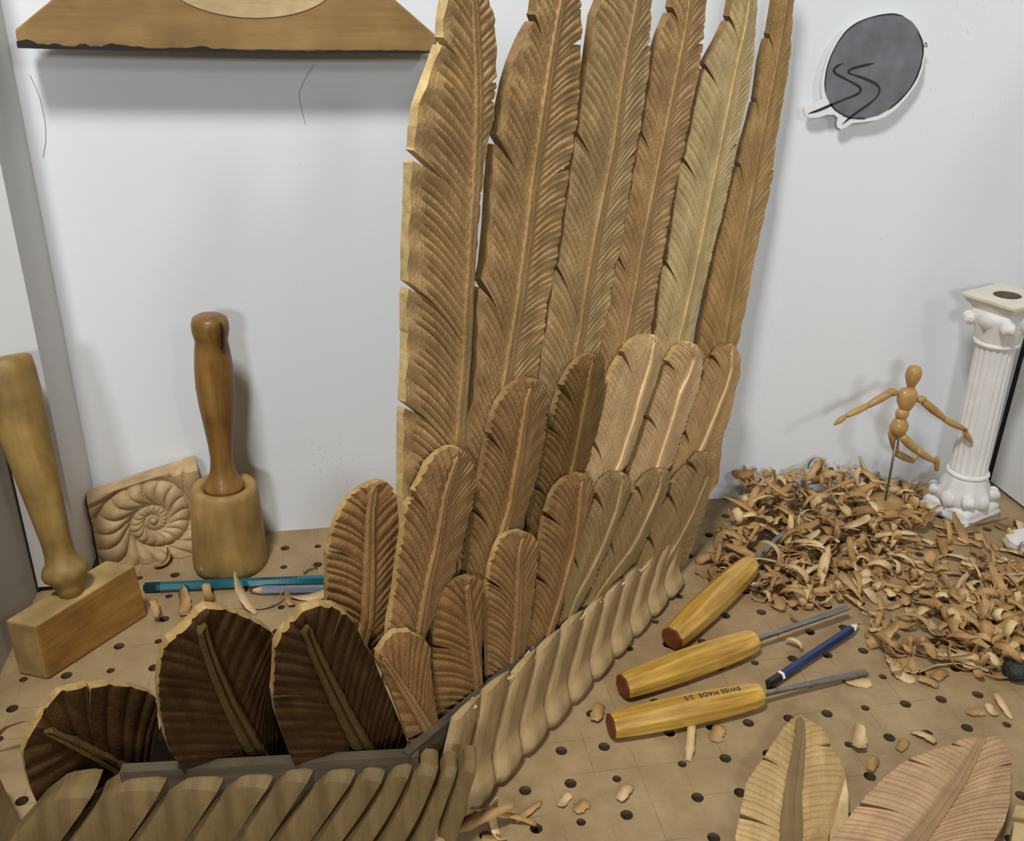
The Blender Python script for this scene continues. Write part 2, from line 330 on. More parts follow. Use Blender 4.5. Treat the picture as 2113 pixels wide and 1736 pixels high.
def feather(spec):
    nm = spec['name']; P0, n = spec['plane']; n = nz(n)
    pr = lambda q: onplane(q[0], q[1], P0, n)
    Cw = np.array([pr(q) for q in spec['C']]); Lw = np.array([pr(q) for q in spec['L']]); Rw = np.array([pr(q) for q in spec['R']])
    O = Cw[0]; V = nz(Cw[-1]-Cw[0]); U = np.cross(V, n)
    loc = lambda W: np.stack([(W-O) @ U, (W-O) @ V], 1)
    c, l, r = loc(Cw), loc(Lw), loc(Rw)
    ext = spec.get('ext', 0.0)
    if ext:
        c, l, r = [np.vstack([a[0]+(a[0]-a[1])/np.linalg.norm(a[0]-a[1])*ext, a]) for a in (c, l, r)]
    th = spec.get('thick', 0.009); seed = spec.get('seed', 1)
    v, f, fm, fs = [], [], [], []
    for sgn, e, nb, nts in ((-1, l, spec['nL'], spec.get('notL', [])), (1, r, spec['nR'], spec.get('notR', []))):
        k = spec.get('kL' if sgn < 0 else 'kR', 0.1)
        # notch mouths given in pixels -> parameter along the edge
        dl = np.linalg.norm(np.diff(e, axis=0), axis=1); cum = np.r_[0, np.cumsum(dl)]
        nlist = []
        for q in nts:
            pq = loc(pr(q[:2])[None])[0]; ee = resample(e, np.linspace(0, 1, 800)); i = np.argmin(np.linalg.norm(ee-pq, axis=1)); s = i/799
            if 0.02 < s < 0.98: nlist.append((s, q[2] if len(q) > 2 else 0.5, q[3] if len(q) > 3 else spec.get('gap', 0.0035)))
        P, Z, SG, nt = half(c, e, k, nb, spec.get('nt', 10), spec.get('amp', 0.0011)*(1.0 if sgn < 0 else spec.get('ampR', 0.75)), spec.get('tmL' if sgn < 0 else 'tmR', 1.2), nlist, spec.get('dome', 0.002), spec.get('bow', -0.07), seed*7+sgn, spec.get('jit', 0.3))
        R = len(P); b0 = len(v)
        fv = np.concatenate([P, Z[:, :, None]], 2).reshape(-1, 3); bv = fv.copy(); bv[:, 2] = -th
        v += fv.tolist(); fr = []
        for i in range(R-1):
            if SG[i] == -1 and SG[i+1] == 1: continue
            for j in range(nt-1):
                a = i*nt+j; q = (a, a+1, a+nt+1, a+nt); fr.append(q if sgn > 0 else q[::-1])
        f += [tuple(x+b0 for x in q) for q in fr]; fm += [0]*len(fr); fs += [True]*len(fr)
        b1 = len(v); v += bv.tolist(); f += [tuple(x+b1 for x in q[::-1]) for q in fr]; fm += [1]*len(fr); fs += [False]*len(fr)
        cnt = {}
        for q in fr:
            for x in range(4):
                a, bb = q[x], q[(x+1) % 4]; kk = (min(a, bb), max(a, bb)); cnt[kk] = None if kk in cnt else (a, bb)
        for kk, ab in cnt.items():
            if ab is None: continue
            a, bb = ab; w = len(v); v += [fv[a], bv[a], bv[bb], fv[bb]]; f.append((w, w+1, w+2, w+3)); fm.append(1); fs.append(False)
    me = mesh_from(nm, v, f, [spec['mat'], spec.get('edge', M_EDGED)], fm=fm, fs=fs)
    MW = frame(O, U, V, n)
    par, pM = spec.get('parent', wing), spec.get('pM', WM)
    o = link(nm, me, par, MW, pM)
    if 'label' in spec: o['label'] = spec['label']
    # raised shaft
    w0 = spec.get('sw', 0.0035); h0 = spec.get('sh', 0.0014); S = np.linspace(0, 0.965, 40); cc = resample(c, S)
    tn = np.gradient(cc, axis=0); tn /= np.linalg.norm(tn, axis=1)[:, None]; nn = np.stack([tn[:, 1], -tn[:, 0]], 1)
    rs = np.random.RandomState(seed+99)
    cs = [(-1.0, -0.003), (-0.9, 0.5*h0), (-0.62, h0), (-0.15, h0*0.92), (0.12, h0*0.35), (0.22, h0*0.9), (0.7, h0), (0.92, 0.5*h0), (1.0, -0.003)]
    sv, sf = [], []
    for i in range(40):
        w = w0*(1-0.62*S[i])*(0.94+0.12*rs.rand()); last = 0.25 if i == 39 else 1
        for x, z in cs: sv.append((*(cc[i]+nn[i]*x*w*last), z))
    K = len(cs)
    for i in range(39):
        for j in range(K-1): sf.append((i*K+j, i*K+j+1, (i+1)*K+j+1, (i+1)*K+j))
    sf.append(tuple(range(K-1, -1, -1))); sf.append(tuple(39*K+j for j in range(K)))
    so = link(spec.get('shaft_name', 'shaft'), mesh_from('shaft', sv, sf, spec.get('smat', spec['mat']), smooth=False), o)
    return o

def fw(name, d, l, **k): return wood(name, d, l, (70, 7, 70), rough=0.7, bump=0.6, chat=0.9, spec=0.15, **k)
F_A = fw('feather_tan_wood', (0.47, 0.295, 0.135), (0.70, 0.47, 0.24))
F_B = fw('feather_olive_tan_wood', (0.50, 0.34, 0.165), (0.72, 0.52, 0.28))
F_C = fw('feather_pink_tan_wood', (0.53, 0.33, 0.16), (0.74, 0.50, 0.27))
F_D = fw('feather_pale_wood', (0.68, 0.51, 0.26), (0.92, 0.74, 0.44))
F_E = fw('feather_amber_wood', (0.50, 0.305, 0.125), (0.70, 0.46, 0.22))
F_P = fw('feather_pinkish_wood', (0.68, 0.45, 0.25), (0.93, 0.68, 0.42))
F_O = fw('feather_dark_olive_wood', (0.20, 0.115, 0.040), (0.33, 0.20, 0.080))
F_M = fw('feather_mid_brown_wood', (0.31, 0.175, 0.075), (0.47, 0.285, 0.13))
F_G = fw('feather_greyed_olive_wood', (0.33, 0.225, 0.105), (0.52, 0.37, 0.19))
F_K = fw('feather_painted_shade_wood', (0.040, 0.017, 0.005), (0.098, 0.047, 0.015))  # very dark brown paints in the shade over the near left feathers
F_KS = fw('shaft_painted_shade_wood', (0.10, 0.062, 0.02), (0.17, 0.11, 0.04))  # shaft tone carries the same painted shade
F_R = fw('feather_red_brown_wood', (0.24, 0.125, 0.050), (0.40, 0.225, 0.095))
z2 = lambda p: zc(p, 800, 0, 0.42633)
z3 = lambda p: zc(p, 800, 640, 0.38023)
z5 = lambda p: zc(p, 0, 1130, 0.47326)
z8 = lambda p: zc(p, 1400, 1300, 0.33744)
def rev(p): return list(reversed(p))
PP = right_plane(-0.0355, 43.0); R2 = right_plane(-0.0280, 43.0); R3 = right_plane(-0.0205, 43.0)

# primaries: lists run tip -> base, reversed below
prim = [
 dict(L=z2([(392,-420),(345,-200),(300,0),(285,95),(280,195),(268,207),(240,300),(200,410),(165,510),(147,620),(142,745),(126,768),(124,900),(118,1050),(110,1200),(109,1385),(104,1415),(104,1600)])+[(846,690),(844,754),(840,830),(838,847),(837,906),(836,967),(836,1024),(845,1150),(855,1300)],
      R=z2([(392,-420),(460,-200),(505,0),(530,100),(536,180),(538,380),(532,450),(525,560),(512,640),(492,710),(480,800),(454,1050),(438,1250),(426,1450),(410,1736)])+[(977,640),(969,716),(962,811),(958,921),(950,1100),(940,1300)],
      C=z2([(392,-420),(415,-100),(430,100),(440,300),(445,500),(440,700),(430,900),(415,1150),(400,1400)])+[(964,740),(955,850),(948,950),(935,1100),(925,1300)],
      notL=[(917,86,.55),(858,322,.5,.005),(845,590,.5),(839,838,.55)], notR=[(1028,165,.5,.003)], mat=F_A, nL=72, nR=104, tmL=0.80, amp=.0030, edge=M_EDGEP),
 dict(L=z2([(850,-430),(780,-200),(735,0),(725,80),(712,96),(665,190),(620,300),(590,400),(565,520),(550,640),(530,690),(512,900),(500,1100),(480,1300),(465,1365),(446,1395),(443,1600)])+[(989,716),(980,822),(968,868),(960,921),(950,1100),(945,1250)],
      R=z2([(850,-430),(910,-200),(945,0),(950,150),(945,190),(949,214),(940,400),(925,600),(893,795),(889,825),(870,960),(850,1100),(830,1250),(790,1450),(780,1470),(765,1600)])+[(1131,660),(1125,697),(1115,769),(1100,900),(1085,1100),(1080,1250)],
      C=z2([(850,-430),(862,-150),(850,0),(815,180),(790,350),(765,520),(740,700),(710,900),(690,1100),(670,1250),(645,1450),(620,1600)])+[(1058,716),(1047,792),(1030,900),(1010,1100),(1005,1250)],
      notL=[(1106,38,.5),(1028,290,.5,.005),(995,586,.5,.005)], notR=[(1203,88,.5),(1180,345,.5)], mat=F_A, nL=70, nR=104, tmL=0.86, amp=.0029),
 dict(L=z2([(1190,-420),(1110,-180),(1045,0),(1015,75),(985,300),(960,450),(935,640),(921,660),(902,800),(877,1000),(852,1200),(838,1275),(817,1310),(798,1450),(777,1600)])+[(1125,697),(1117,768),(1105,900),(1095,1050),(1090,1180)],
      R=z2([(1190,-420),(1260,-180),(1290,0),(1280,190),(1285,213),(1275,340),(1250,500),(1233,620),(1208,740),(1183,900),(1163,1050),(1136,1200),(1108,1300),(1088,1450),(1058,1600)])+[(1246,680),(1240,740),(1220,900),(1200,1050),(1190,1180)],
      C=z2([(1190,-420),(1225,-150),(1215,0),(1185,150),(1160,300),(1130,500),(1105,700),(1075,850),(1045,1000),(1015,1150),(990,1300),(965,1450),(945,1600)])+[(1195,716),(1180,850),(1165,1050),(1155,1180)],
      notL=[(1195,277,.5),(1150,548,.55)], notR=[(1347,89,.5),(1316,315,.6)], mat=F_B, nL=74, nR=104, tmL=0.95, amp=.0023),
 dict(L=z2([(1490,-400),(1430,-180),(1395,0),(1385,50),(1375,62),(1340,150),(1310,250),(1292,350),(1275,450),(1258,550),(1243,640),(1229,680),(1209,800),(1184,950),(1155,1100),(1127,1240),(1119,1262),(1094,1400),(1069,1550)])+[(1252,655),(1245,700),(1235,800),(1225,900),(1215,1020)],
      R=z2([(1490,-400),(1540,-180),(1555,0),(1545,100),(1540,195),(1536,210),(1508,400),(1486,480),(1466,600),(1436,750),(1416,850),(1391,950),(1366,1100),(1341,1250),(1311,1400),(1288,1550)])+[(1353,640),(1346,690),(1335,800),(1320,900),(1305,1020)],
      C=z2([(1490,-400),(1495,-150),(1470,0),(1440,200),(1400,400),(1360,600),(1330,750),(1300,900),(1270,1050),(1240,1200),(1210,1400),(1180,1550)])+[(1290,724),(1275,800),(1260,900),(1245,1020)],
      notL=[(1392,24,.5),(1330,276,.5),(1278,532,.5)], notR=[(1456,86,.4)], mat=F_C, nL=66, nR=96, tmL=1.05, amp=.0026, jit=.45),
 dict(L=z2([(1770,-380),(1710,-180),(1680,0),(1665,85),(1655,100),(1620,180),(1578,260),(1552,310),(1546,330),(1522,420),(1493,550),(1468,680),(1453,760),(1429,790),(1414,900),(1399,1000),(1379,1150),(1363,1270),(1340,1290),(1325,1400),(1315,1550)])+[(1355,700),(1348,800),(1340,900),(1330,1020)],
      R=z2([(1770,-380),(1800,-180),(1800,0),(1790,150),(1780,300),(1758,450),(1717,620),(1687,770),(1662,900),(1627,1050),(1597,1150),(1567,1280),(1537,1400),(1507,1520)])+[(1442,640),(1434,697),(1424,800),(1410,900),(1395,1020)],
      C=z2([(1770,-380),(1775,-150),(1760,0),(1735,150),(1700,300),(1660,500),(1630,650),(1600,800),(1570,950),(1540,1100),(1510,1250),(1480,1400),(1450,1520)])+[(1405,704),(1395,800),(1380,900),(1365,1020)],
      notL=[(1508,38,.5),(1460,139,.5),(1414,331,.5),(1378,546,.5)], notR=[(1527,295,.5,.002)], mat=F_D, nL=66, nR=110, tmL=1.1, amp=.0014),
 dict(L=z2([(1970,-360),(1915,-160),(1890,0),(1862,170),(1850,182),(1822,300),(1797,480),(1790,492),(1764,600),(1734,700),(1713,795),(1702,812),(1669,940),(1644,1050),(1605,1200),(1575,1350),(1545,1500)])+[(1450,680),(1442,740),(1430,800),(1420,900),(1410,1000)],
      R=z2([(1970,-360),(1990,-160),(1975,0),(1965,160),(1955,300),(1935,420),(1910,560),(1885,700),(1875,800),(1879,822),(1860,920),(1830,1050),(1800,1180),(1775,1300),(1750,1450),(1725,1570)])+[(1524,720),(1512,800),(1495,900),(1485,1000)],
      C=z2([(1970,-360),(1960,-150),(1940,0),(1915,150),(1890,300),(1860,450),(1830,600),(1800,750),(1775,900),(1745,1050),(1715,1200),(1690,1350),(1665,1500)])+[(1499,703),(1485,800),(1470,900),(1455,1000)],
      notL=[(1592,75,.5),(1565,206,.5),(1529,342,.5)], notR=[(1601,346,.5)], mat=F_E, nL=60, nR=90, tmL=1.1, amp=.0022, jit=.45),
]
F_S1 = fw('tan_shaft_wood', (0.36, 0.225, 0.10), (0.54, 0.36, 0.18)); F_S2 = fw('pale_shaft_wood', (0.52, 0.38, 0.19), (0.72, 0.56, 0.31))
for i, d in enumerate(prim):
    d['smat'] = F_S2 if d['mat'] is F_D else F_S1
    feather(dict(name='primary_feather', plane=PP, C=rev(d['C']), L=rev(d['L']), R=rev(d['R']), kL=0.085, kR=.05, thick=0.0070, seed=10+i, sw=0.0056, sh=.0005, nt=14, dome=.0015, tmR=1.0,
                 **{k: v for k, v in d.items() if k not in 'LRC'}))

# secondary coverts (lists base -> tip)
sec = [
 dict(L=zc([(230,1350),(240,1080),(242,640),(262,570),(300,440),(340,330),(380,260),(450,180),(520,125),(600,90),(660,66)],620,980,.2534), R=zc([(600,1560),(700,1400),(750,1300),(780,1100),(800,900),(840,620),(860,480),(865,370),(855,290),(830,220),(775,135),(740,85),(660,66)],620,980,.2534),
      C=zc([(480,1450),(545,1200),(560,900),(565,600),(570,300),(600,100),(660,66)],620,980,.2534), notL=[(682,1140,.45,.004)], notR=[(816,1018,.5,.0025)], mat=F_R, smat=F_M, az=30, nL=24, nR=24, kL=.03, kR=.17, edge=M_EDGE, sw=.0060, pt=(0.0, .463, .08)),
 dict(L=z3([(20,1850),(30,1700),(60,1550),(85,1350),(110,1180),(125,1070),(170,990),(200,930),(240,840),(300,780),(350,752),(392,748)]), R=z3([(200,1850),(230,1736),(300,1600),(370,1450),(400,1350),(440,1200),(470,1100),(490,1000),(497,920),(480,840),(440,780),(392,748)]),
      C=z3([(165,1850),(195,1650),(230,1450),(265,1300),(292,1150),(315,1000),(345,900),(392,748)]), notL=[(861,1025,.5,.0045)], notR=[], mat=F_M, az=40, nL=26, nR=46, edge=M_EDGE),
 dict(L=z3([(420,1600),(440,1490),(470,1250),(490,1100),(500,1060),(530,900),(562,720),(572,680),(592,590),(622,510),(672,440),(730,390),(790,373)]), R=z3([(620,1600),(700,1300),(750,1180),(770,1100),(800,1000),(830,900),(850,800),(870,700),(880,560),(888,480),(875,430),(840,385),(790,373)]),
      C=z3([(510,1600),(560,1420),(600,1300),(645,1150),(675,1050),(695,900),(715,800),(735,650),(755,500),(790,373)]), notL=[(982,1056,.5,.0035),(1014,902,.5)], mat=F_M, nL=34, nR=60, az=43, sw=.0055),
 dict(L=z3([(780,1300),(800,1150),(830,1000),(845,900),(870,780),(900,660),(912,600),(935,510),(962,430),(975,400),(1010,330),(1060,270),(1120,238)]), R=z3([(920,1300),(960,1150),(1000,1050),(1040,950),(1080,880),(1110,820),(1135,720),(1160,650),(1180,550),(1190,450),(1195,330),(1180,255),(1120,238)]),
      C=z3([(860,1300),(950,1050),(985,950),(1010,850),(1040,700),(1065,550),(1085,450),(1098,350),(1120,238)]), notL=[(1114,1010,.6),(1140,885,.6),(1163,800,.45,.004)], notR=[], mat=F_O, nL=36, nR=40, edge=M_EDGED),
 dict(L=z3([(1000,1100),(1085,880),(1120,760),(1150,670),(1180,560),(1205,450),(1240,330),(1288,247),(1310,220),(1350,165),(1400,140),(1450,135)]), R=z3([(1130,1100),(1200,960),(1280,880),(1310,850),(1350,750),(1380,650),(1410,560),(1440,480),(1470,400),(1500,290),(1508,210),(1490,160),(1450,135)]),
      C=z3([(1100,1100),(1220,930),(1270,820),(1300,720),(1340,600),(1370,480),(1400,380),(1430,280),(1450,135)]), notL=[(1228,915,.5),(1291,732,.5)], notR=[(1358,800,.6,.002)], mat=F_P, nL=44, nR=48, amp=.0014, edge=M_EDGE),
 dict(L=z3([(1260,1060),(1330,880),(1380,740),(1424,600),(1455,500),(1492,400),(1527,300),(1546,270),(1580,210),(1640,172)]), R=z3([(1380,1060),(1430,960),(1500,900),(1560,840),(1590,750),(1620,660),(1650,570),(1690,470),(1715,370),(1725,280),(1710,220),(1690,190),(1640,172)]),
      C=z3([(1360,1060),(1470,850),(1500,750),(1530,660),(1560,560),(1590,450),(1640,350),(1668,260),(1640,172)]), notL=[(1338,862,.5),(1382,749,.5)], notR=[], mat=F_P, nL=44, nR=44, amp=.0014, edge=M_EDGE),
 dict(L=z3([(1470,1050),(1555,870),(1603,720),(1623,665),(1643,600),(1683,480),(1723,370),(1767,270),(1790,250),(1820,205),(1868,183)]), R=z3([(1620,1050),(1700,950),(1770,850),(1800,780),(1830,700),(1860,620),(1885,530),(1903,430),(1925,370),(1930,250),(1905,205),(1868,183)]),
      C=z3([(1550,1050),(1640,880),(1690,780),(1720,720),(1760,620),(1800,520),(1840,420),(1868,320),(1868,183)]), notL=[(1415,892,.5),(1476,742,.5)], notR=[(1533,800,.6,.002)], mat=F_C, smat=F_P, nL=42, nR=40, amp=.0015),
]
ter = [
 dict(L=[(870,1560),(845,1530),(833,1490),(805,1414),(783,1372),(784,1352)], R=[(915,1535),(908,1490),(902,1461),(896,1423),(893,1376),(892,1340),(880,1324),(852,1310),(820,1309),(800,1328),(784,1352)],
      C=[(902,1545),(880,1500),(850,1450),(815,1395),(795,1365),(784,1352)], notR=[(853,1311,.45,.003)], mat=F_R, smat=F_M, az=25, nL=10, nR=20, amp=.0011, edge=M_EDGE, sw=.0048, kL=.05, kR=.28, thick=.007, ext=.012, piv=(870,1560)),
 dict(L=zc([(130,1100),(215,860),(215,700),(215,600),(230,480),(260,380),(300,310),(360,270),(420,252)],820,1100,.3663), R=zc([(470,900),(492,810),(490,700),(488,600),(492,480),(500,350),(500,290),(470,262),(420,252)],820,1100,.3663),
      C=zc([(470,950),(455,800),(435,650),(415,500),(400,380),(395,300),(420,252)],820,1100,.3663), notL=[(903,1335,.55)], mat=F_R, smat=F_M, az=36, nL=22, nR=14, edge=M_EDGED, sw=.0045),
 dict(L=z3([(560,1900),(562,1736),(562,1500),(577,1400),(602,1310),(632,1250),(682,1215),(742,1203)]), R=z3([(760,1850),(785,1736),(800,1600),(820,1450),(833,1340),(833,1270),(800,1225),(742,1203)]),
      C=z3([(690,1900),(705,1736),(710,1600),(715,1450),(716,1320),(742,1203)]), notL=[(1013,1203,.5,.003)], mat=F_M, az=40, nL=26, nR=24, edge=M_EDGE, sw=.0050),
 dict(L=z3([(770,1800),(795,1700),(812,1600),(822,1450),(837,1400),(852,1250),(872,1120),(887,1090),(902,1030),(932,970),(982,920),(1060,890)]), R=z3([(890,1780),(940,1680),(970,1560),(1000,1450),(1030,1330),(1065,1230),(1090,1150),(1110,1070),(1136,990),(1130,930),(1105,900),(1060,890)]),
      C=z3([(870,1790),(930,1600),(960,1500),(985,1400),(1015,1300),(1030,1200),(1040,1100),(1047,1000),(1060,890)]), notL=[(1112,1192,.5),(1132,1064,.5)], mat=F_M, nL=32, nR=36, az=43, edge=M_EDGED),
 dict(L=z3([(940,1720),(965,1640),(985,1500),(1015,1370),(1044,1300),(1079,1180),(1114,1090),(1146,1010),(1155,980),(1185,930),(1222,895),(1280,883)]), R=z3([(1000,1720),(1060,1600),(1110,1520),(1150,1430),(1190,1340),(1220,1280),(1250,1200),(1280,1120),(1310,1050),(1336,980),(1335,930),(1312,897),(1280,883)]),
      C=z3([(970,1720),(1030,1560),(1090,1450),(1140,1350),(1180,1260),(1210,1180),(1240,1100),(1262,1000),(1280,883)]), notL=[(1184,1152,.5),(1236,1026,.45,.004)], mat=F_G, nL=34, nR=30, amp=.0014),
 dict(L=z3([(1060,1640),(1110,1545),(1154,1430),(1204,1330),(1222,1275),(1244,1220),(1284,1130),(1334,1030),(1374,972),(1384,950),(1424,900),(1490,866)]), R=z3([(1130,1600),(1200,1510),(1300,1430),(1350,1380),(1390,1310),(1420,1240),(1460,1150),(1490,1090),(1510,1040),(1538,960),(1553,900),(1532,872),(1490,866)]),
      C=z3([(1100,1620),(1170,1510),(1250,1400),(1320,1310),(1370,1220),(1410,1130),(1450,1040),(1478,960),(1490,866)]), notL=[(1262,1122,.45,.004),(1322,1010,.5)], mat=F_G, nL=36, nR=32, amp=.0014),
 dict(L=z3([(1310,1480),(1365,1390),(1404,1290),(1434,1228),(1444,1170),(1494,1080),(1543,1000),(1553,960),(1603,890),(1645,848),(1668,828),(1700,785),(1738,773)]), R=z3([(1440,1480),(1560,1425),(1630,1380),(1670,1290),(1700,1200),(1730,1120),(1750,1030),(1770,950),(1775,860),(1765,800),(1738,773)]),
      C=z3([(1400,1480),(1500,1380),(1560,1290),(1610,1200),(1660,1100),(1700,1000),(1742,900),(1738,773)]), notL=[(1341,1107,.5,.004),(1384,1020,.5),(1429,960,.5)], mat=F_G, nL=30, nR=34, amp=.0011),
]
def pivoted(d, base, az0):
    az = d.get('az', az0)
    if 'pt' in d: return (np.array(d['pt']), plane_n(az))
    if az == 43 or az == 43.0: return base
    q = d.get('piv', d['C'][0]); p = onplane(q[0], q[1], base[0]-nz(base[1])*d.get('back', 0), base[1]); return (p, plane_n(az, d.get('lean', 0)))
for i, d in enumerate(sec):
    feather(dict(dict(name='secondary_feather', plane=pivoted(d, R2, 43), kL=0.13, kR=.15, ext=.025, thick=0.0068, seed=40+i, sw=0.0042, sh=.0012, amp=.0022, dome=.0022),
                 **{k: v for k, v in d.items() if k not in ('az', 'piv', 'lean', 'pt', 'back')}))
for i, d in enumerate(ter):
    feather(dict(dict(name='covert_feather', plane=pivoted(d, R3, 43), kL=0.12, kR=.14, ext=.025, thick=0.0062, seed=60+i, sw=0.0036, sh=.0012, amp=.0020, dome=.0020),
                 **{k: v for k, v in d.items() if k not in ('az', 'piv', 'lean', 'pt', 'back')}))
# broad feathers behind the near edge, shade painted into their dark wood
PC = onz(850, 1567, 0.076); PL = onz(245, 1600, 0.076)
TL_ = nz(PC-PL); NL = np.array([TL_[1], -TL_[0], 0.0])
LPL = (PC-NL*0.010, NL)
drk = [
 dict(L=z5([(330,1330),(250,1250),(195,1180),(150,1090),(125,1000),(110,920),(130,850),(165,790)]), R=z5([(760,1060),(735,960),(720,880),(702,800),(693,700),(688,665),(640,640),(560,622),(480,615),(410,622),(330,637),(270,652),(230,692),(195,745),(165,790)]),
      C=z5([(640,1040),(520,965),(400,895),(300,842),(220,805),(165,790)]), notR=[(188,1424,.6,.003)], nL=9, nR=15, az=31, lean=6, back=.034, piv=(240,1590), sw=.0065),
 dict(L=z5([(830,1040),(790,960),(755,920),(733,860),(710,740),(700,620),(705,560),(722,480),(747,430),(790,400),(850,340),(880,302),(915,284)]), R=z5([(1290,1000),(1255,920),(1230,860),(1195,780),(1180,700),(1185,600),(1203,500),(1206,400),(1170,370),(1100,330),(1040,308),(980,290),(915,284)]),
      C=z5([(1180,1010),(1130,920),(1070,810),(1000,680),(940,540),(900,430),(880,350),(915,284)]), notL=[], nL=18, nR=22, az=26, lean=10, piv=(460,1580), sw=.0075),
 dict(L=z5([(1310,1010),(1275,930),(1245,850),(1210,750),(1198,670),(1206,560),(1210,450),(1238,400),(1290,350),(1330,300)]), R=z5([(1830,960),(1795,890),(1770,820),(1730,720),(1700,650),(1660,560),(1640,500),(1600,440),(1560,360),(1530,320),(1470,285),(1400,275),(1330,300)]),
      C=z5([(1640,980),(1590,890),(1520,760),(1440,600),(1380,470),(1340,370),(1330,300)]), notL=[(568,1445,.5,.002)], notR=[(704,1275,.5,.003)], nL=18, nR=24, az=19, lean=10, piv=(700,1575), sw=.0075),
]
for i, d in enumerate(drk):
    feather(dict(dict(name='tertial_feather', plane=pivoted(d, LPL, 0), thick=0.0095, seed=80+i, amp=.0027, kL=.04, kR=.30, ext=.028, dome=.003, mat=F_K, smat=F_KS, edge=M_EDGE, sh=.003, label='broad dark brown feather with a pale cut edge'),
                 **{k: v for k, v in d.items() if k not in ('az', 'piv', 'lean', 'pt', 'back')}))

# scaled leading edge
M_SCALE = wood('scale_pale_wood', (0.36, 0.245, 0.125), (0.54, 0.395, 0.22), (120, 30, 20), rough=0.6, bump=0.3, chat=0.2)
M_SCALE2 = wood('scale_shaded_wood', (0.155, 0.102, 0.045), (0.255, 0.175, 0.082), (120, 30, 20), rough=0.55, bump=0.3, chat=0.2)  # darker copy of the scale wood, painting shade onto the near run
M_SPINE = wood('weathered_grey_board', (0.060, 0.046, 0.030), (0.125, 0.102, 0.072), (20, 20, 160), rough=0.8, bump=0.3)
def scale_piece(P0, t, n, u0, w, slant, h0, h1, oprof, bulge, seed, label=None, mat=None, sh=0.004, top_drop=.006, nm='scale', lobes=0.0, flat=False):
    rs = np.random.RandomState(seed); na, nb = 9, 14
    up = np.array([0, 0, 1.0]); v = []; O = P0+t*u0
    for j in range(nb):
        b = j/(nb-1)
        for i in range(na):
            a = i/(na-1)
            hh = (h0+(h1-h0)*a) - (top_drop*abs(2*a-1)**2.2 if not flat else top_drop*max(0, (.42-a)/.42)+.002*max(0, (a-.85)/.15))
            u = a*w + b*slant + 0.0006*math.sin(5*b+seed)
            lobe = math.exp(-(b/.30)**6)
            o = oprof(b) + bulge*(1-abs(2*a-1)**2.6) + lobe*lobes*(1-abs(2*a-1)**4) + (sh*(1-a)*(1-.5*lobe) if not flat else sh*a)
            if i in (0, na-1): o -= 0.0016 if not flat else 0.0003
            if j == 0: o -= 0.0030
            if j == nb-1: o -= 0.0014 if not flat else 0.0030
            zz_ = b*hh + lobes*.55*max(0, 1-b*5)*abs(2*a-1)**3
            v.append(tuple(t*u+n*o+up*zz_))
    f = [(j*na+i, j*na+i+1, (j+1)*na+i+1, (j+1)*na+i) for j in range(nb-1) for i in range(na-1)]
    fsm = [not flat]*len(f)
    ring = [i for i in range(na)]+[j*na+na-1 for j in range(1, nb)]+[(nb-1)*na+i for i in range(na-2, -1, -1)]+[j*na for j in range(nb-2, 0, -1)]
    bb = len(v); vv = np.array(v)
    for q in ring:
        p = vv[q]; v.append(tuple(p))
    cb = len(v)
    for q in ring:
        p = vv[q]; p = p - n*((p @ n)+0.008+0.005*(p[2]/max(h0, 1e-4))); v.append(tuple(p))
    R = len(ring)
    for i in range(R): f.append((bb+i, cb+i, cb+(i+1) % R, bb+(i+1) % R)); fsm.append(False)
    f.append(tuple(cb+i for i in range(R))); fsm.append(False)
    o = link(nm, mesh_from('scale', v, f, mat, fs=fsm), wing, TM(O), WM)
    if label: o['label'] = label
    return o
# right run
RL = np.linalg.norm(B_BOT-A_BOT); TR_ = nz(B_BOT-A_BOT)
ridge = lambda u: 0.078+(0.046-0.078)*(u/RL)
def oprofR(b): return (-0.004 + 0.006*math.sin(PI*min(1, b/0.26)) if b < 0.26 else -0.004-0.0008*math.sin(PI*(b-.26)/.74)) - 0.0065*b
us = np.linspace(-0.040, RL-0.010, 12)
for i in range(11):
    w = us[i+1]-us[i]; u0 = us[i]; hA = ridge(u0+0.018)*(1+.04*math.sin(i*2.1)); hB = ridge(u0+w+0.018)
    scale_piece(A_BOT, TR_, NR, u0+0.0006, w*0.985, 0.042, hA, hB, oprofR, 0.0006, 200+i, mat=M_SCALE, sh=.0048, top_drop=.002, lobes=.0038, nm='edge_scale')
# left run
LL = np.linalg.norm(PC-PL); P0L = PL.copy(); P0L[2] = 0
edges_px = [(205,1622),(340,1610),(458,1600),(560,1590),(642,1584),(728,1576),(790,1571),(848,1567),(905,1574),(945,1585),(985,1600)]
ue = [((onplane(q[0], q[1]+30, PL+NL*0.004, NL)-P0L) @ TL_) for q in edges_px]
def oprofL(b): return 0.002+0.003*math.sin(PI*b)-0.002*b
for i in range(len(ue)-1):
    w = ue[i+1]-ue[i]
    sl = 0.046*(1-.62*(i/(len(ue)-2))**2)
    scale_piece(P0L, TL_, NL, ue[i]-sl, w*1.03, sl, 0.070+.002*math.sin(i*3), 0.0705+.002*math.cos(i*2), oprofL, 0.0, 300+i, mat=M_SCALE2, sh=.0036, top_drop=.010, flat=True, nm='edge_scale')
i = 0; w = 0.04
scale_piece(P0L, TL_, NL, ue[0]-0.046-0.036, 0.034, 0.046, 0.066, 0.070, oprofL, 0.0, 330, mat=M_SCALE2, sh=.0036, top_drop=.010, flat=True, nm='edge_scale')
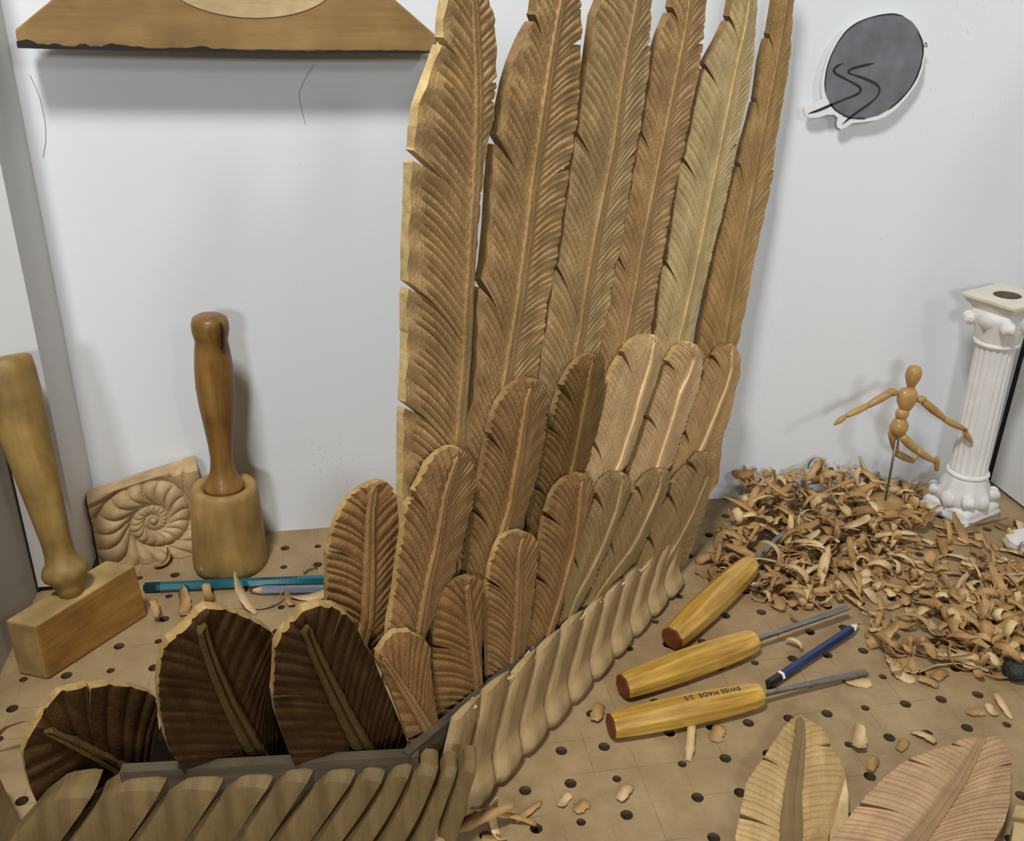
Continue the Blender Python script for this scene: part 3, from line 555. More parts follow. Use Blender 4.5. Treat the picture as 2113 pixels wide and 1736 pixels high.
# spine boards (grey top edge)
def board_between(a, b, n, ha, hb, o0, o1, nm):
    v = []
    for p, h in ((a, ha), (b, hb)):
        for o in (o0, o1):
            for z in (0.001, h): v.append(tuple(np.array([p[0], p[1], 0])+n*o+np.array([0, 0, z])-np.array(WING_O)))
    f = [(0, 1, 3, 2), (4, 6, 7, 5), (0, 4, 5, 1), (2, 3, 7, 6), (1, 5, 7, 3), (0, 2, 6, 4)]
    o = link(nm, mesh_from(nm, v, f, M_SPINE), wing); o['label'] = 'weathered grey backing board edge'
board_between(PL, PC+TL_*0.004, NL, 0.0765, 0.0765, -0.0085, -0.0015, 'spine_board')
pA = A_BOT+TR_*(-0.038); pB = A_BOT+TR_*(RL*0.93)
board_between(pA, pB, NR, 0.079, 0.050, -0.0195, -0.0135, 'spine_board')
M_BACK = wood('gap_shade_backing', (.020, .012, .006), (.045, .028, .012), (30, 30, 30), rough=.9)  # for sheets added behind the feathers to paint deep shadow in the gaps
def backing(pxs, pl):
    q = np.array([onplane(*p, *pl) for p in pxs])-np.array(WING_O); q[:, 2] = np.maximum(q[:, 2], .001); k = len(q); n = nz(pl[1])
    v = [tuple(p) for p in q]+[tuple(p-n*.003) for p in q]
    f = [tuple(range(k)), tuple(range(2*k-1, k-1, -1))]+[(i, k+i, k+(i+1) % k, (i+1) % k) for i in range(k)]
    o = link('gap_shade_sheet', mesh_from('gap_shade_sheet', v, f, M_BACK), wing); o['label'] = 'dark sheet added as painted shade in the gaps between feathers'
backing([(300,1610),(345,1450),(420,1400),(560,1345),(575,1335),(660,1350),(780,1470),(840,1570)], (PC-NL*0.040, NL))
backing([(900,1540),(860,1400),(890,1250),(1000,1130),(1130,1020),(1300,960),(1430,1010),(1430,1120),(1300,1190),(1000,1440)], right_plane(-0.0440, 43.0))
# fluffy torn rim of scales along the right ridge
M_RAW = wood('raw_split_wood', (0.60, 0.44, 0.24), (0.85, 0.68, 0.42), (200, 30, 30), bump=0.6)
mb = MB()
for i in range(90):
    u = rng.uniform(0.0, RL*0.93); h = ridge(u); p = A_BOT+TR_*u+NR*(-0.012+rng.uniform(-.003, .002)); p = p+np.array([0, 0, h-0.004+rng.uniform(-.002, .001)])
    dv = TR_*rng.uniform(.006, .015)+np.array([0, 0, rng.uniform(0, .004)])+NR*rng.uniform(-.003, .004)
    wv = NR*rng.uniform(.0006, .0016)+np.array([0, 0, -.0008]); q = p-np.array(WING_O)
    mb.add([q-wv, q+wv, q+dv+wv*.3, q+dv-wv*.3, q-wv-np.array([0, 0, .002])], [(0, 1, 2, 3), (0, 4, 1), (1, 4, 2), (2, 4, 3), (3, 4, 0)])
so = link('torn_splinters', mb.mesh('torn_splinters', M_RAW), wing); so['label'] = 'pale torn splinters along the ridge'; so['kind'] = 'stuff'
# small dowel peg on the first feather
m = MB(); a = onplane(1022, 74, *PP)-plane_n(43)*.006; b = onplane(1033, 57, *PP)-plane_n(43)*.006
m.lathe([(.0008, 0), (.0016, .001), (.0016, np.linalg.norm(b-a)), (.0012, np.linalg.norm(b-a)+.001)], 10, axisM(a, b)); link('dowel_peg', m.mesh('dowel_peg', M_EDGE), wing, Matrix.Identity(4), WM)

# ---------------------------------------------------------------- loose feathers
def loose(label, L, R, Cc, z, tilt, **kw):
    base = onz(*Cc[0], 0); root = thing('loose_feather', (base[0], base[1], 0), label, 'carved feather')
    pl = (np.array([base[0], base[1], z]), nz([tilt[0], tilt[1], 1]))
    feather(dict(dict(name='vane', plane=pl, C=Cc, L=L, R=R, parent=root, pM=TM(root.location)), **kw)); return root
F_L1 = fw('loose_feather_yellow_wood', (0.44, 0.30, 0.13), (0.66, 0.48, 0.25)); F_L2 = fw('loose_feather_pink_wood', (0.46, 0.29, 0.175), (0.62, 0.42, 0.27))
loose('yellowish loose carved feather with a broad grey-brown shaft lying on the bench',
      z8([(360,1420),(350,1250),(385,1080),(415,930),(440,880),(520,770),(580,680),(640,590),(690,530),(745,508)]), z8([(905,1420),(920,1250),(962,1120),(1010,950),(1025,870),(990,780),(930,690),(905,620),(870,565),(800,540),(745,508)]),
      z8([(688,1420),(690,1250),(700,1000),(728,800),(745,650),(745,508)]), .013, (0, 0), mat=F_L1, smat=wood('grey_brown_shaft', (.20, .13, .06), (.32, .225, .115)), nL=26, nR=22, notL=[(1578,1562,.4,.003),(1531,1680,.4,.004)], notR=[(1714,1534,.6,.003)], sw=.0085, sh=.0008, kL=.13, kR=.06, thick=.0125, seed=101, amp=.0018, edge=M_EDGED)
loose('pinkish loose carved feather with slits lying at the bench corner',
      z8([(830,1420),(950,1240),(1000,1190),(1100,1060),(1200,950),(1280,870),(1400,780),(1530,730),(1650,690),(1780,640),(1885,618)]), z8([(1850,1420),(1950,1250),(2000,1160),(2030,1050),(2035,900),(2040,780),(2010,700),(1960,640),(1885,618)]),
      z8([(1350,1420),(1470,1270),(1600,1100),(1720,930),(1790,800),(1840,700),(1885,618)]), .0245, (0, 0), mat=F_L2, smat=wood('pink_shaft', (.33, .20, .11), (.46, .30, .175)), nL=36, nR=30, notL=[(1876,1563,.5,.003),(1967,1532,.5,.003),(1776,1656,.4,.004)], notR=[(2088,1572,.6,.003)], sw=.006, sh=.0008, kL=.07, kR=.18, thick=.0095, seed=105, amp=.0020)
M_OFF = wood('pine_offcut', (0.55, 0.40, 0.20), (0.78, 0.61, 0.35), (60, 60, 60))
def offcut(label, pxs, h, mat=M_OFF):
    p = [onz(*q, h) for q in pxs]; c = np.mean(p, axis=0); n = len(p)
    v = [(q[0]-c[0], q[1]-c[1], z) for z in (0.0, h) for q in p]
    f = [tuple(reversed(range(n))), tuple(range(n, 2*n))]+[(i, (i+1) % n, n+(i+1) % n, n+i) for i in range(n)]
    o = link('wood_offcut', mesh_from('wood_offcut', v, f, mat)); o.location = (c[0], c[1], 0)
    bv = o.modifiers.new('bevel', 'BEVEL'); bv.width = .001; bv.segments = 2
    return tag(o, label, 'offcut')
offcut('pale pine offcut half hidden between the two loose feathers', [(1712,1720),(1745,1600),(1752,1640),(1752,1690),(1790,1720),(1800,1760),(1715,1765)], .0148)
offcut('pale wooden strip at the lower right edge of the bench', [(2085,1742),(2092,1695),(2140,1705),(2140,1745)], .010)
offcut('narrow light board lying at the far right of the bench', [(2088,1685),(2095,1660),(2150,1668),(2150,1690)], .004)
offcut('dark brown wooden block at the lower left corner of the bench', [(-60,1560),(-5,1595),(62,1742),(60,1800),(-80,1800)], .03, wood('dark_brown_block', (.07, .04, .015), (.13, .075, .03)))

# ---------------------------------------------------------------- mallets
M_MALH = wood('mallet_amber_handle', (0.20, 0.095, 0.022), (0.40, 0.215, 0.062), (90, 90, 8), rough=0.42, bump=0.15, spec=0.4, coat=0.05, stain=.45)
M_MALB = wood('mallet_worn_head', (0.36, 0.22, 0.075), (0.50, 0.335, 0.13), (90, 90, 18), rough=0.5, bump=0.2, stain=.4)
mc = np.array([-0.117, 0.785, 0]); ax = nz([0.030, 0.0, 1.0])
root = thing('round_mallet', tuple(mc), 'round-headed carving mallet standing head down with a turned amber handle', 'mallet')
MM = axisM((0, 0, 0), ax)
m = MB(); m.lathe([(.030, 0), (.0332, .002), (.0335, .008), (.0325, .03), (.031, .055), (.0293, .078), (.0278, .0825), (.0255, .084), (.021, .0832), (.019, .0805), (.0185, .079)], 40, MM)
head = link('head', m.mesh('head', M_MALB), root)
m = MB(); m.lathe([(.0182, .079), (.0172, .085), (.0142, .0905), (.0115, .096), (.0102, .104), (.0098, .112), (.0107, .125), (.0130, .145), (.0152, .163), (.0164, .180), (.0160, .198), (.0146, .213), (.0134, .222), (.0143, .226), (.0153, .231), (.0152, .237), (.0138, .2415), (.0105, .2435), (.004, .244)], 32, MM)
link('handle', m.mesh('handle', M_MALH), root)
# split in the handle end
m = MB()
def on_handle(px, py, r):  # point on the handle surface towards the camera
    p = ony(px, py, mc[1]-r); return p-mc
q = [on_handle(453, 668, .0145), on_handle(457, 672, .0145), on_handle(462, 690, .0148), on_handle(460, 716, .0135), on_handle(455, 722, .0138), on_handle(456, 700, .0156)]
m.add(q+[p+np.array([0, .004, 0]) for p in q], [(0, 1, 2, 3, 4, 5)][:1]+[(i, 6+i, 6+(i+1) % 6, (i+1) % 6) for i in range(6)])
sp = link('split_crack', m.mesh('split_crack', plain('crack_black', (.02, .01, .004), .9)), root); sp['label'] = 'dark split in the handle end'

M_HEAD2 = wood('beech_mallet_face', (0.26, 0.12, 0.028), (0.50, 0.27, 0.075), (14, 14, 120), rough=0.45, bump=0.1, spec=0.4, coat=0.1)
M_HEADT = wood('beech_mallet_top', (0.36, 0.245, 0.10), (0.50, 0.36, 0.165), (30, 30, 30), rough=0.6, bump=0.15)
b_ = onz(100, 1404); c_ = onz(306, 1270); hh = .053
root = thing('square_mallet', (b_[0], b_[1], 0), 'joiner mallet with a rectangular beech head leaning by the left wall', 'mallet')
o_ = np.array([b_[0], b_[1], 0])
dep = np.array([-.025, .011, 0])
fb0, fb1 = b_-o_, c_-o_
ft0 = onz(74, 1292, hh)-o_; ft1 = onz(279, 1165, hh)-o_
mid = lambda a, b, t: a+(b-a)*t
v = [fb0, fb1, ft1, ft0, fb0+dep, fb1+dep, ft1+dep, ft0+dep]
f = [(0, 1, 2, 3), (5, 4, 7, 6), (3, 2, 6, 7), (0, 4, 5, 1), (1, 5, 6, 2), (4, 0, 3, 7)]
hd = link('head', mesh_from('head', v, f, [M_HEAD2, M_HEADT], fm=[0, 0, 1, 0, 0, 1]), root)
bv = hd.modifiers.new('bevel', 'BEVEL'); bv.width = .0022; bv.segments = 3
hb = (ft0+ft1)/2+dep*.5+(ft0-ft1)*.02; ht = onz(6, 738, .237)-o_
L_ = np.linalg.norm(ht-hb)
m = MB(); m.lathe([(.0095, -.004), (.0100, .004), (.0125, .010), (.0165, .014), (.0175, .0185), (.0160, .023), (.0125, .027), (.0112, .034), (.0112, .046), (.0135, .075), (.0165, .11), (.0186, .14), (.0197, .165), (.0200, L_-.012), (.0195, L_-.002), (.0170, L_), (.008, L_+.0005)], 32, axisM(hb, ht))
M_HAND2 = wood('beech_handle', (0.27, 0.165, 0.05), (0.42, 0.28, 0.095), (90, 90, 9), rough=0.5, bump=0.2, stain=.45)
link('handle', m.mesh('handle', M_HAND2), root)

# ---------------------------------------------------------------- ammonite tile
M_AMM = wood('lime_carving', (0.42, 0.29, 0.155), (0.62, 0.46, 0.27), (60, 60, 60), rough=0.6, bump=0.12)
q00, q10, q01, q11 = [np.array(p) for p in ((-.234, .792, 0), (-.132, .812, 0), (-.236, .799, .0705), (-.1415, .8185, .0900))]
root = thing('ammonite_tile', tuple(q00), 'square wooden tile carved with a ribbed ammonite spiral behind the mallets', 'carved tile')
G = 150; aa, bb = np.meshgrid(np.linspace(0, 1, G), np.linspace(0, 1, G))
X_ = (aa-.515)*1.0; Y_ = (bb-.475)*0.80
rr = np.hypot(X_, Y_)+1e-6; thh = np.arctan2(Y_, X_) % (2*PI); gr = math.log(2.6)
tau = np.log(rr/0.128)/gr - thh/(2*PI); turn = np.ceil(tau); fr = tau-turn+1.0  # 0 inner..1 outer
tot = thh/(2*PI)+turn
ph = 17*tot + 1.3*(fr-.5)**2*2 - 0.9*fr
rib = np.abs(np.sin(PI*ph))**0.4
size = np.clip(rr/0.35, 0.25, 1.0)
dm = np.clip(np.sin(PI*np.clip(fr, 0.001, .999)), 0, 1)**0.55
H = size*(0.0105*dm*(0.42+0.58*rib))
core = rr < 0.035; H = np.where(core, 0.005*np.sqrt(np.clip(1-(rr/.035)**2, 0, 1)), H)
edge = np.clip(np.minimum((1-bb)/0.05, 1), 0, 1); H = H*edge+0.006*(1-edge)
nrm = nz(np.cross(q10-q00, q01-q00))
Pq = (q00*(1-aa)[..., None]*(1-bb)[..., None]+q10*aa[..., None]*(1-bb)[..., None]+q01*(1-aa)[..., None]*bb[..., None]+q11*aa[..., None]*bb[..., None])
PF = Pq+nrm*(H-0.004)[..., None]-q00; PF[..., 2] = np.maximum(PF[..., 2], 0.0003)
v = PF.reshape(-1, 3).tolist(); f = [(j*G+i, j*G+i+1, (j+1)*G+i+1, (j+1)*G+i) for j in range(G-1) for i in range(G-1)]
relief = link('relief_face', mesh_from('relief_face', v, f, M_AMM, smooth=True), root)
ring = [i for i in range(G)]+[j*G+G-1 for j in range(1, G)]+[(G-1)*G+i for i in range(G-2, -1, -1)]+[j*G for j in range(G-2, 0, -1)]
vv = np.array(v); v2 = [tuple(vv[i]) for i in ring]; bk = np.array([-.004, .016, 0]); n_ = len(ring)
for i in ring:
    k = (i//G, i % G); p = Pq[k]-q00+bk*np.array([1, 1, 1]); v2.append(tuple(p))
f2 = [(i, n_+i, n_+(i+1) % n_, (i+1) % n_) for i in range(n_)]+[tuple(range(2*n_-1, n_-1, -1))]
link('tile_block', mesh_from('tile_block', v2, f2, M_AMM), root)

# ---------------------------------------------------------------- hanging board
M_HB = wood('old_board', (0.26, 0.155, 0.058), (0.375, 0.24, 0.10), (8, 60, 90), rough=0.55, bump=0.12)
M_PATCH = wood('sanded_patch', (0.52, 0.37, 0.20), (0.68, 0.52, 0.32), (16, 60, 160), rough=0.7)
M_CHAR = plain('charred_edge', (.018, .016, .014), .8, noise=.4, nscale=120)
yb = YW-0.036
def wallp(px, py, y): p = ony(px, py, y); return (p[0], p[2])
outl = [wallp(*q, yb) for q in [(30, 62), (36, 96), (300, 103), (600, 107), (895, 108), (905, 78), (816, 0), (690, -118), (640, -240), (400, -245), (250, -110), (105, 0)]]
bx0 = np.mean([p[0] for p in outl]); bz0 = min(p[1] for p in outl)
root = thing('hanging_board', (bx0, YW-0.012, bz0), 'brown wooden board with slanted ends and a charred lower edge on the wall', 'wooden board')
MBo = frame((0, yb-(YW-0.012), 0), (1, 0, 0), (0, 0, 1), (0, -1, 0))
m = MB(); m.prism([(p[0]-bx0, p[1]-bz0) for p in outl][::-1] if False else [(p[0]-bx0, p[1]-bz0) for p in outl], MBo, -0.020, 0.0)
bo = link('board', m.mesh('board', M_HB), root); bv = bo.modifiers.new('bevel', 'BEVEL'); bv.width = .0015; bv.segments = 2
# charred rim along the bottom edge
m = MB(); ccx = []
for i in range(80):
    t = i/79; px = 36+(895-36)*t; py = 96.5+11.5*min(1, t*1.6)**.8
    x, z = wallp(px, py, yb); hgt = .0012+.0050*max(0, (.45+.35*math.sin(i*.37+1)+.25*math.sin(i*1.13)+.5*nrg.rand()-.35)*(1.0-t*1.3)) if t < .55 else .0008+.0012*nrg.rand()
    ccx.append((x-bx0, z-bz0, hgt))
v = []
for x, z, hgt in ccx: v += [MBo @ Vector((x, z-.0008, .0006)), MBo @ Vector((x, z+hgt, .0006)), MBo @ Vector((x, z-.0008, -.0206))]
f = []
for i in range(79): f += [(3*i, 3*i+3, 3*i+4, 3*i+1), (3*i+2, 3*i+5, 3*i+3, 3*i)]
ch = link('charred_rim', mesh_from('charred_rim', v, f, M_CHAR), root); ch['label'] = 'black charred lower rim'
cx_, cz_ = wallp(517, -45, yb); m = MB()
ell = [(cx_-bx0+.062*math.cos(2*PI*k/64), cz_-bz0+.0270*math.sin(2*PI*k/64)) for k in range(64)]
m.prism(ell, MBo, -.001, .0007); pt = link('sanded_oval', m.mesh('sanded_oval', M_PATCH), root); pt['label'] = 'pale sanded oval patch'
m = MB(); m.box(-.07, .07, yb+0.020-(YW-.012), .012, .02, .06); link('cleat', m.mesh('cleat', M_HB), root)

# ---------------------------------------------------------------- paper cutout
zz = lambda p: zc(p, 1580, 0, 0.25225)
M_PAPER = plain('white_paper', (.82, .83, .84), .7); M_GREY = plain('grey_wash', (.185, .195, .215), .75, noise=.35, nscale=55); M_INK = plain('black_ink', (.02, .02, .024), .6)
yp = YW-.010
paper = zz([(318,880),(322,935),(360,965),(430,962),(500,940),(560,938),(590,965),(580,1015),(588,1045),(618,1058),(660,1040),(710,1008),(800,1000),(900,985),(980,955),(1070,890),(1160,790),(1240,680),(1285,570),(1300,450),(1295,340),(1270,250),(1220,175),(1150,125),(1050,103),(940,112),(830,140),(730,180),(640,250),(570,350),(520,440),(480,560),(455,680),(460,780),(465,815),(410,840),(350,850)])
oval = zz([(500,800),(540,870),(600,930),(700,968),(820,970),(920,945),(1000,900),(1090,820),(1170,730),(1230,640),(1270,530),(1287,430),(1280,340),(1250,250),(1200,180),(1130,135),(1040,118),(930,125),(830,150),(740,190),(660,250),(590,345),(540,440),(500,560),(482,680),(486,760)])
p0 = wallp(1800, 140, yp)
root = thing('paper_cutout', (p0[0], YW, p0[1]), 'white paper cutout with a grey oval and black wavy lines on the wall', 'paper cutout')
MPa = frame((0, yp-YW, 0), (1, 0, 0), (0, 0, 1), (0, -1, 0))
loc2 = lambda P: [(wallp(*q, yp)[0]-p0[0], wallp(*q, yp)[1]-p0[1]) for q in P]
m = MB(); m.prism(loc2(paper), MPa, -.0006, 0.0); link('sheet', m.mesh('sheet', M_PAPER), root)
m = MB(); m.prism(loc2(oval), MPa, 0.0, .0002); link('grey_oval', m.mesh('grey_oval', M_GREY), root)
def stroke(P, w, nm):
    P = np.array(loc2(zz(P))); T = np.linspace(0, 1, 60); c = resample(P, T)
    for _ in range(3): c[1:-1] = (c[:-2]+2*c[1:-1]+c[2:])/4
    t = np.gradient(c, axis=0); t /= np.linalg.norm(t, axis=1)[:, None]; n = np.stack([-t[:, 1], t[:, 0]], 1)
    ww = w*(0.7+0.5*np.abs(np.sin(T*9)))*np.minimum(1, np.minimum(T, 1-T)*14+.25)
    v = []
    for k in range(60): v += [MPa @ Vector((*(c[k]+n[k]*ww[k]), .0004)), MPa @ Vector((*(c[k]-n[k]*ww[k]), .0004)), MPa @ Vector((*(c[k]-n[k]*ww[k]), .0001)), MPa @ Vector((*(c[k]+n[k]*ww[k]), .0001))]
    f = [(4*k+a, 4*k+4+a, 4*k+4+(a+1) % 4, 4*k+(a+1) % 4) for k in range(59) for a in range(4)]
    link(nm, mesh_from(nm, v, f, M_INK), root)
stroke([(345,930),(440,900),(530,860),(640,815),(740,775),(785,745),(770,710),(690,665),(600,620),(550,590),(555,560),(600,530),(635,518)], .0010, 'ink_line')
stroke([(625,1018),(690,960),(780,895),(860,840),(920,780),(938,730),(910,690),(840,655),(760,625),(690,605),(660,590),(690,565),(780,540),(888,517)], .0010, 'ink_line')
stroke([(486,760),(482,680),(500,560),(540,440),(590,345),(660,250),(740,190),(830,150),(930,125),(1040,112),(1130,132)], .0005, 'ink_line')
stroke([(1240,250),(1280,340),(1287,430),(1270,530),(1230,640),(1170,740),(1090,825),(1000,900)], .0007, 'ink_line')
stroke([(520,840),(570,900),(640,945),(700,968),(820,970)], .0006, 'ink_line')
stroke([(1290,380),(1310,345),(1320,385),(1290,380)], .0003, 'ink_line')
m = MB(); m.box(-.01, .01, -.010+.0006, 0.0, -.008, .008); link('sticky_pad', m.mesh('sticky_pad', M_PAPER), root)

def wall_hair(label, P, r):
    q = [ony(x, y, YW-r*1.5) for x, y in P]; q = resample(np.array(q), np.linspace(0, 1, 24))
    for _ in range(3): q[1:-1] = (q[:-2]+2*q[1:-1]+q[2:])/4
    o0 = q[0]; v = []
    for i in range(24):
        d = nz(q[min(i+1, 23)]-q[max(i-1, 0)]); a = nz(np.cross(d, [0, 1, 0])); b = np.array([0, 1.0, 0])
        for k in range(4): v.append(q[i]-o0+r*(a*math.cos(k*PI/2)+b*math.sin(k*PI/2)))
    f = [(4*i+a, 4*i+4+a, 4*i+4+(a+1) % 4, 4*i+(a+1) % 4) for i in range(23) for a in range(4)]
    o = link('hair_strand', mesh_from('hair_strand', v, f, plain('hair', (.26, .26, .26), .6))); o.location = tuple(o0); tag(o, label, 'hair')
wall_hair('thin dark hair stuck to the wall below the hanging board', [(648, 133), (628, 165), (616, 195), (622, 225), (630, 256)], .00022)
wall_hair('thin arched hair stuck to the wall beside the corner batten', [(62, 155), (82, 200), (93, 250), (95, 290), (89, 325)], .00022)
# ---------------------------------------------------------------- gouges and pencils
M_ASH = wood('gouge_ash_handle', (0.32, 0.150, 0.012), (0.76, 0.49, 0.11), (190, 190, 9), rough=0.33, bump=0.08, spec=0.5, coat=0.25, stain=.15, bands=0)
M_BUTT = wood('gouge_butt_red', (.13, .035, .012), (.20, .06, .02), (90, 90, 90), rough=.5)
M_STEEL = plain('worn_steel', (.36, .355, .34), .34, metal=1.0, noise=.3, nscale=90)
def gouge(label, a, b, tip, rmid, bladew, spoon=None):
    a, b, tip = [np.array(p, float) for p in (a, b, tip)]
    root = thing('gouge', (a[0], a[1], 0), label, 'gouge', 'three gouges on the bench')
    o = np.array([a[0], a[1], 0]); L = np.linalg.norm(b-a); Ma = axisM(a-o, b-o)
    # roll so that one flat faces up
    z = Vector(nz(b-a)); up = Vector((0, 0, 1)); y = (up-z*up.dot(z)).normalized(); x = y.cross(z); Ma = frame(a-o, x, y, z)
    pr = [(rmid*.80, 0.0012), (rmid*.86, .004), (rmid*.97, L*.16), (rmid*1.06, L*.40), (rmid*1.05, L*.62), (rmid*.98, L*.82), (rmid*.86, L*.93), (rmid*.72, L*.985), (rmid*.55, L)]
    m = MB(); m.lathe(pr, 8, None, smooth=False, ph=PI/8); h = link('handle', m.mesh('handle', M_ASH), root, Ma)
    bvm = h.modifiers.new('bevel', 'BEVEL'); bvm.width = .0007; bvm.segments = 2; bvm.limit_method = 'ANGLE'
    m = MB(); m.lathe([(rmid*.70, 0.0), (rmid*.81, .0011), (rmid*.80, .0013)], 8, None, smooth=False, ph=PI/8); link('butt', m.mesh('butt', M_BUTT), h)['label'] = 'dark red-brown butt end'
    # blade
    pts_ = [b-o+nz(tip-b)*-.003, b-o+nz(tip-b)*.012]+([p-o for p in spoon] if spoon else [])+[tip-o]
    T = np.linspace(0, 1, 26); c = resample(np.array(pts_), T); v = []; K = 8
    for i, t in enumerate(T):
        d = nz(c[min(i+1, 25)]-c[max(i-1, 0)]); s = nz(np.cross(d, [0, 0, 1])); u = np.cross(s, d)
        w = bladew*(.62 if t < .12 else .55+.45*min(1, (t-.12)*1.6)); tk = .0034*(1-t*.72) if t < .2 else .0030*(1-t*.85)
        if t > .97: w *= .8
        cup = .25*w*min(1, t*1.5)
        for x_, y_ in ((-1, .5), (-.5, .5), (.5, .5), (1, .5), (1, -.5), (.5, -.6), (-.5, -.6), (-1, -.5)):
            dip = -cup*(1-abs(x_)) if abs(x_) < 1 else 0
            v.append(tuple(c[i]+s*x_*w*.5+u*(y_*tk+dip)))
    f = [(i*K+j, i*K+(j+1) % K, (i+1)*K+(j+1) % K, (i+1)*K+j) for i in range(25) for j in range(K)]+[tuple(range(K-1, -1, -1)), tuple(25*K+j for j in range(K))]
    link('blade', mesh_from('blade', v, f, M_STEEL), root)
    return root, h, Ma, L, pr
R_ = .0118
g3 = gouge('nearest yellow ash gouge with black stamped lettering on its handle', onz(1258, 1499, .0105), onz(1573, 1433, .0115), onz(1790, 1386, .004), R_, .0062)
g2 = gouge('middle gouge with a worn yellow handle and long straight steel blade', onz(1283, 1418, .0105), onz(1559, 1321, .0118), onz(1752, 1253, .014), R_*1.06, .0066)
g1 = gouge('rear amber gouge with a bent blade running into the shavings', onz(1385, 1319, .0115), onz(1551, 1163, .0135), onz(1656, 1106, .013), R_*1.08, .0055, spoon=[onz(1600, 1115, .020), onz(1622, 1097, .023), onz(1634, 1096, .022)])
def lettering(g, text, f0, size, facet, nm='lettering'):
    root, h, Ma, L, pr = g
    cu = bpy.data.curves.new('lettering', 'FONT'); cu.body = text; cu.size = size; cu.extrude = .00012; cu.align_x = 'LEFT'; cu.align_y = 'CENTER'; cu.space_character = 1.08
    t = bpy.data.objects.new('tmp', cu); C.objects.link(t); dg = bpy.context.evaluated_depsgraph_get(); me = bpy.data.meshes.new_from_object(t.evaluated_get(dg)); bpy.data.objects.remove(t)
    me.materials.clear(); me.materials.append(M_INK)
    zs = f0*L; r = np.interp(zs, [p[1] for p in pr], [p[0] for p in pr])
    ang = PI/2+facet*PI/4; nr = Vector((math.cos(ang), math.sin(ang), 0)); xx = Vector((0, 0, -1)); yy = nr.cross(xx)
    pos = nr*(r*math.cos(PI/8)+.00025)+Vector((0, 0, zs))
    for vt in me.vertices:   # follow the facet along the handle
        rz = np.interp(zs-vt.co.x, [p[1] for p in pr], [p[0] for p in pr]); vt.co.z += (rz-r)*math.cos(PI/8)+.0001
    link(nm, me, h, frame(pos, xx, yy, nr))
lettering(g3, 'SWISS MADE  2/5', .84, .0058, 0)
lettering(g2, '--  -- - --', .66, .0060, -1, nm='worn_stamp_marks')

def pencil(label, a, b, r, body, tipc, lead, band=None, cat='pencil', end=None):
    a, b = np.array(a), np.array(b); L = np.linalg.norm(b-a); o = np.array([a[0], a[1], 0])
    root = thing('pencil', (a[0], a[1], 0), label, cat); z = Vector(nz(b-a)); up = Vector((0, 0, 1)); y = (up-z*up.dot(z)).normalized(); x = y.cross(z); Ma = frame(a-o, x, y, z)
    s0 = 0.0
    if end is not None:
        m = MB(); m.lathe([(r*.75, 0), (r*1.0, .0015), (r, .014)], 6, Ma, smooth=False, ph=0); link('dipped_end', m.mesh('dipped_end', end), root); s0 = .014
    if band is not None:
        m = MB(); m.lathe([(r*1.02, s0), (r*1.02, s0+.003)], 6, Ma, smooth=False, ph=0); link('band', m.mesh('band', band), root); s0 += .003
    Lt = .013 if tipc is not None else 0
    m = MB(); m.lathe([(r*.9, s0), (r, s0+.0005), (r, L-Lt)], 6, Ma, smooth=False, ph=0); link('barrel', m.mesh('barrel', body), root)
    if tipc is not None:
        m = MB(); m.lathe([(r*.97, L-Lt), (r*.40, L-.004)], 16, Ma); link('sharpened_cone', m.mesh('sharpened_cone', tipc), root)
        m = MB(); m.lathe([(r*.40, L-.004), (r*.06, L)], 12, Ma); link('lead', m.mesh('lead', lead), root)
    return root
M_BLUE = plain('dark_blue_lacquer', (.004, .022, .095), .3, coat=.4); M_BLACK = plain('black_lacquer', (.008, .008, .009), .3, coat=.3); M_TEAL = plain('teal_lacquer', (.0, .12, .155), .3, coat=.5); M_LAV = plain('grey_lilac_lacquer', (.17, .19, .25), .35, coat=.3)
M_WHITE = plain('white_paint', (.8, .8, .8), .4); M_CONE = wood('pencil_cedar', (.55, .36, .20), (.72, .52, .32), (200, 200, 40)); M_CONEW = plain('pale_pencil_wood', (.72, .66, .58), .7); M_LEAD = plain('graphite', (.05, .05, .055), .4); M_MAG = plain('magenta_lead', (.10, .006, .02), .5)
bl = pencil('dark blue pencil with a white band lying between two gouges', onz(1585, 1412, .0050), onz(1774, 1287, .0062), .0040, M_BLUE, M_CONEW, M_LEAD, M_WHITE, end=M_BLACK)
tl = pencil('teal pencil lying behind the big carved feathers', onz(297, 1213, .0046), onz(690, 1196, .0046), .0046, M_TEAL, None, None, end=plain('dark_teal', (.0, .03, .04), .35))
pencil('grey lilac coloured pencil with a magenta point beside the teal one', onz(700, 1216, .0040), onz(512, 1219, .0040), .0040, M_LAV, M_CONE, M_MAG)
# printed code bars on the teal pencil
m = MB(); aT, bT = onz(297, 1213, .0046), onz(690, 1196, .0046); dT = nz(bT-aT); sT = nz(np.cross(dT, [0, 0, 1])); oT = np.array([aT[0], aT[1], 0]); LT = np.linalg.norm(bT-aT)
uT = .62*LT
while uT < .80*LT:
    w = rng.uniform(.0004, .0012); p = aT-oT+dT*uT+np.array([0, 0, .00425]); q = [p+sT*s_*.0015+dT*e_*w for s_, e_ in ((-1, 0), (1, 0), (1, 1), (-1, 1))]
    m.add(q+[k-np.array([0, 0, .0006]) for k in q], [(0, 1, 2, 3), (0, 4, 5, 1), (1, 5, 6, 2), (2, 6, 7, 3), (3, 7, 4, 0)]); uT += w+rng.uniform(.0004, .0010)
link('printed_bars', m.mesh('printed_bars', M_INK), tl)

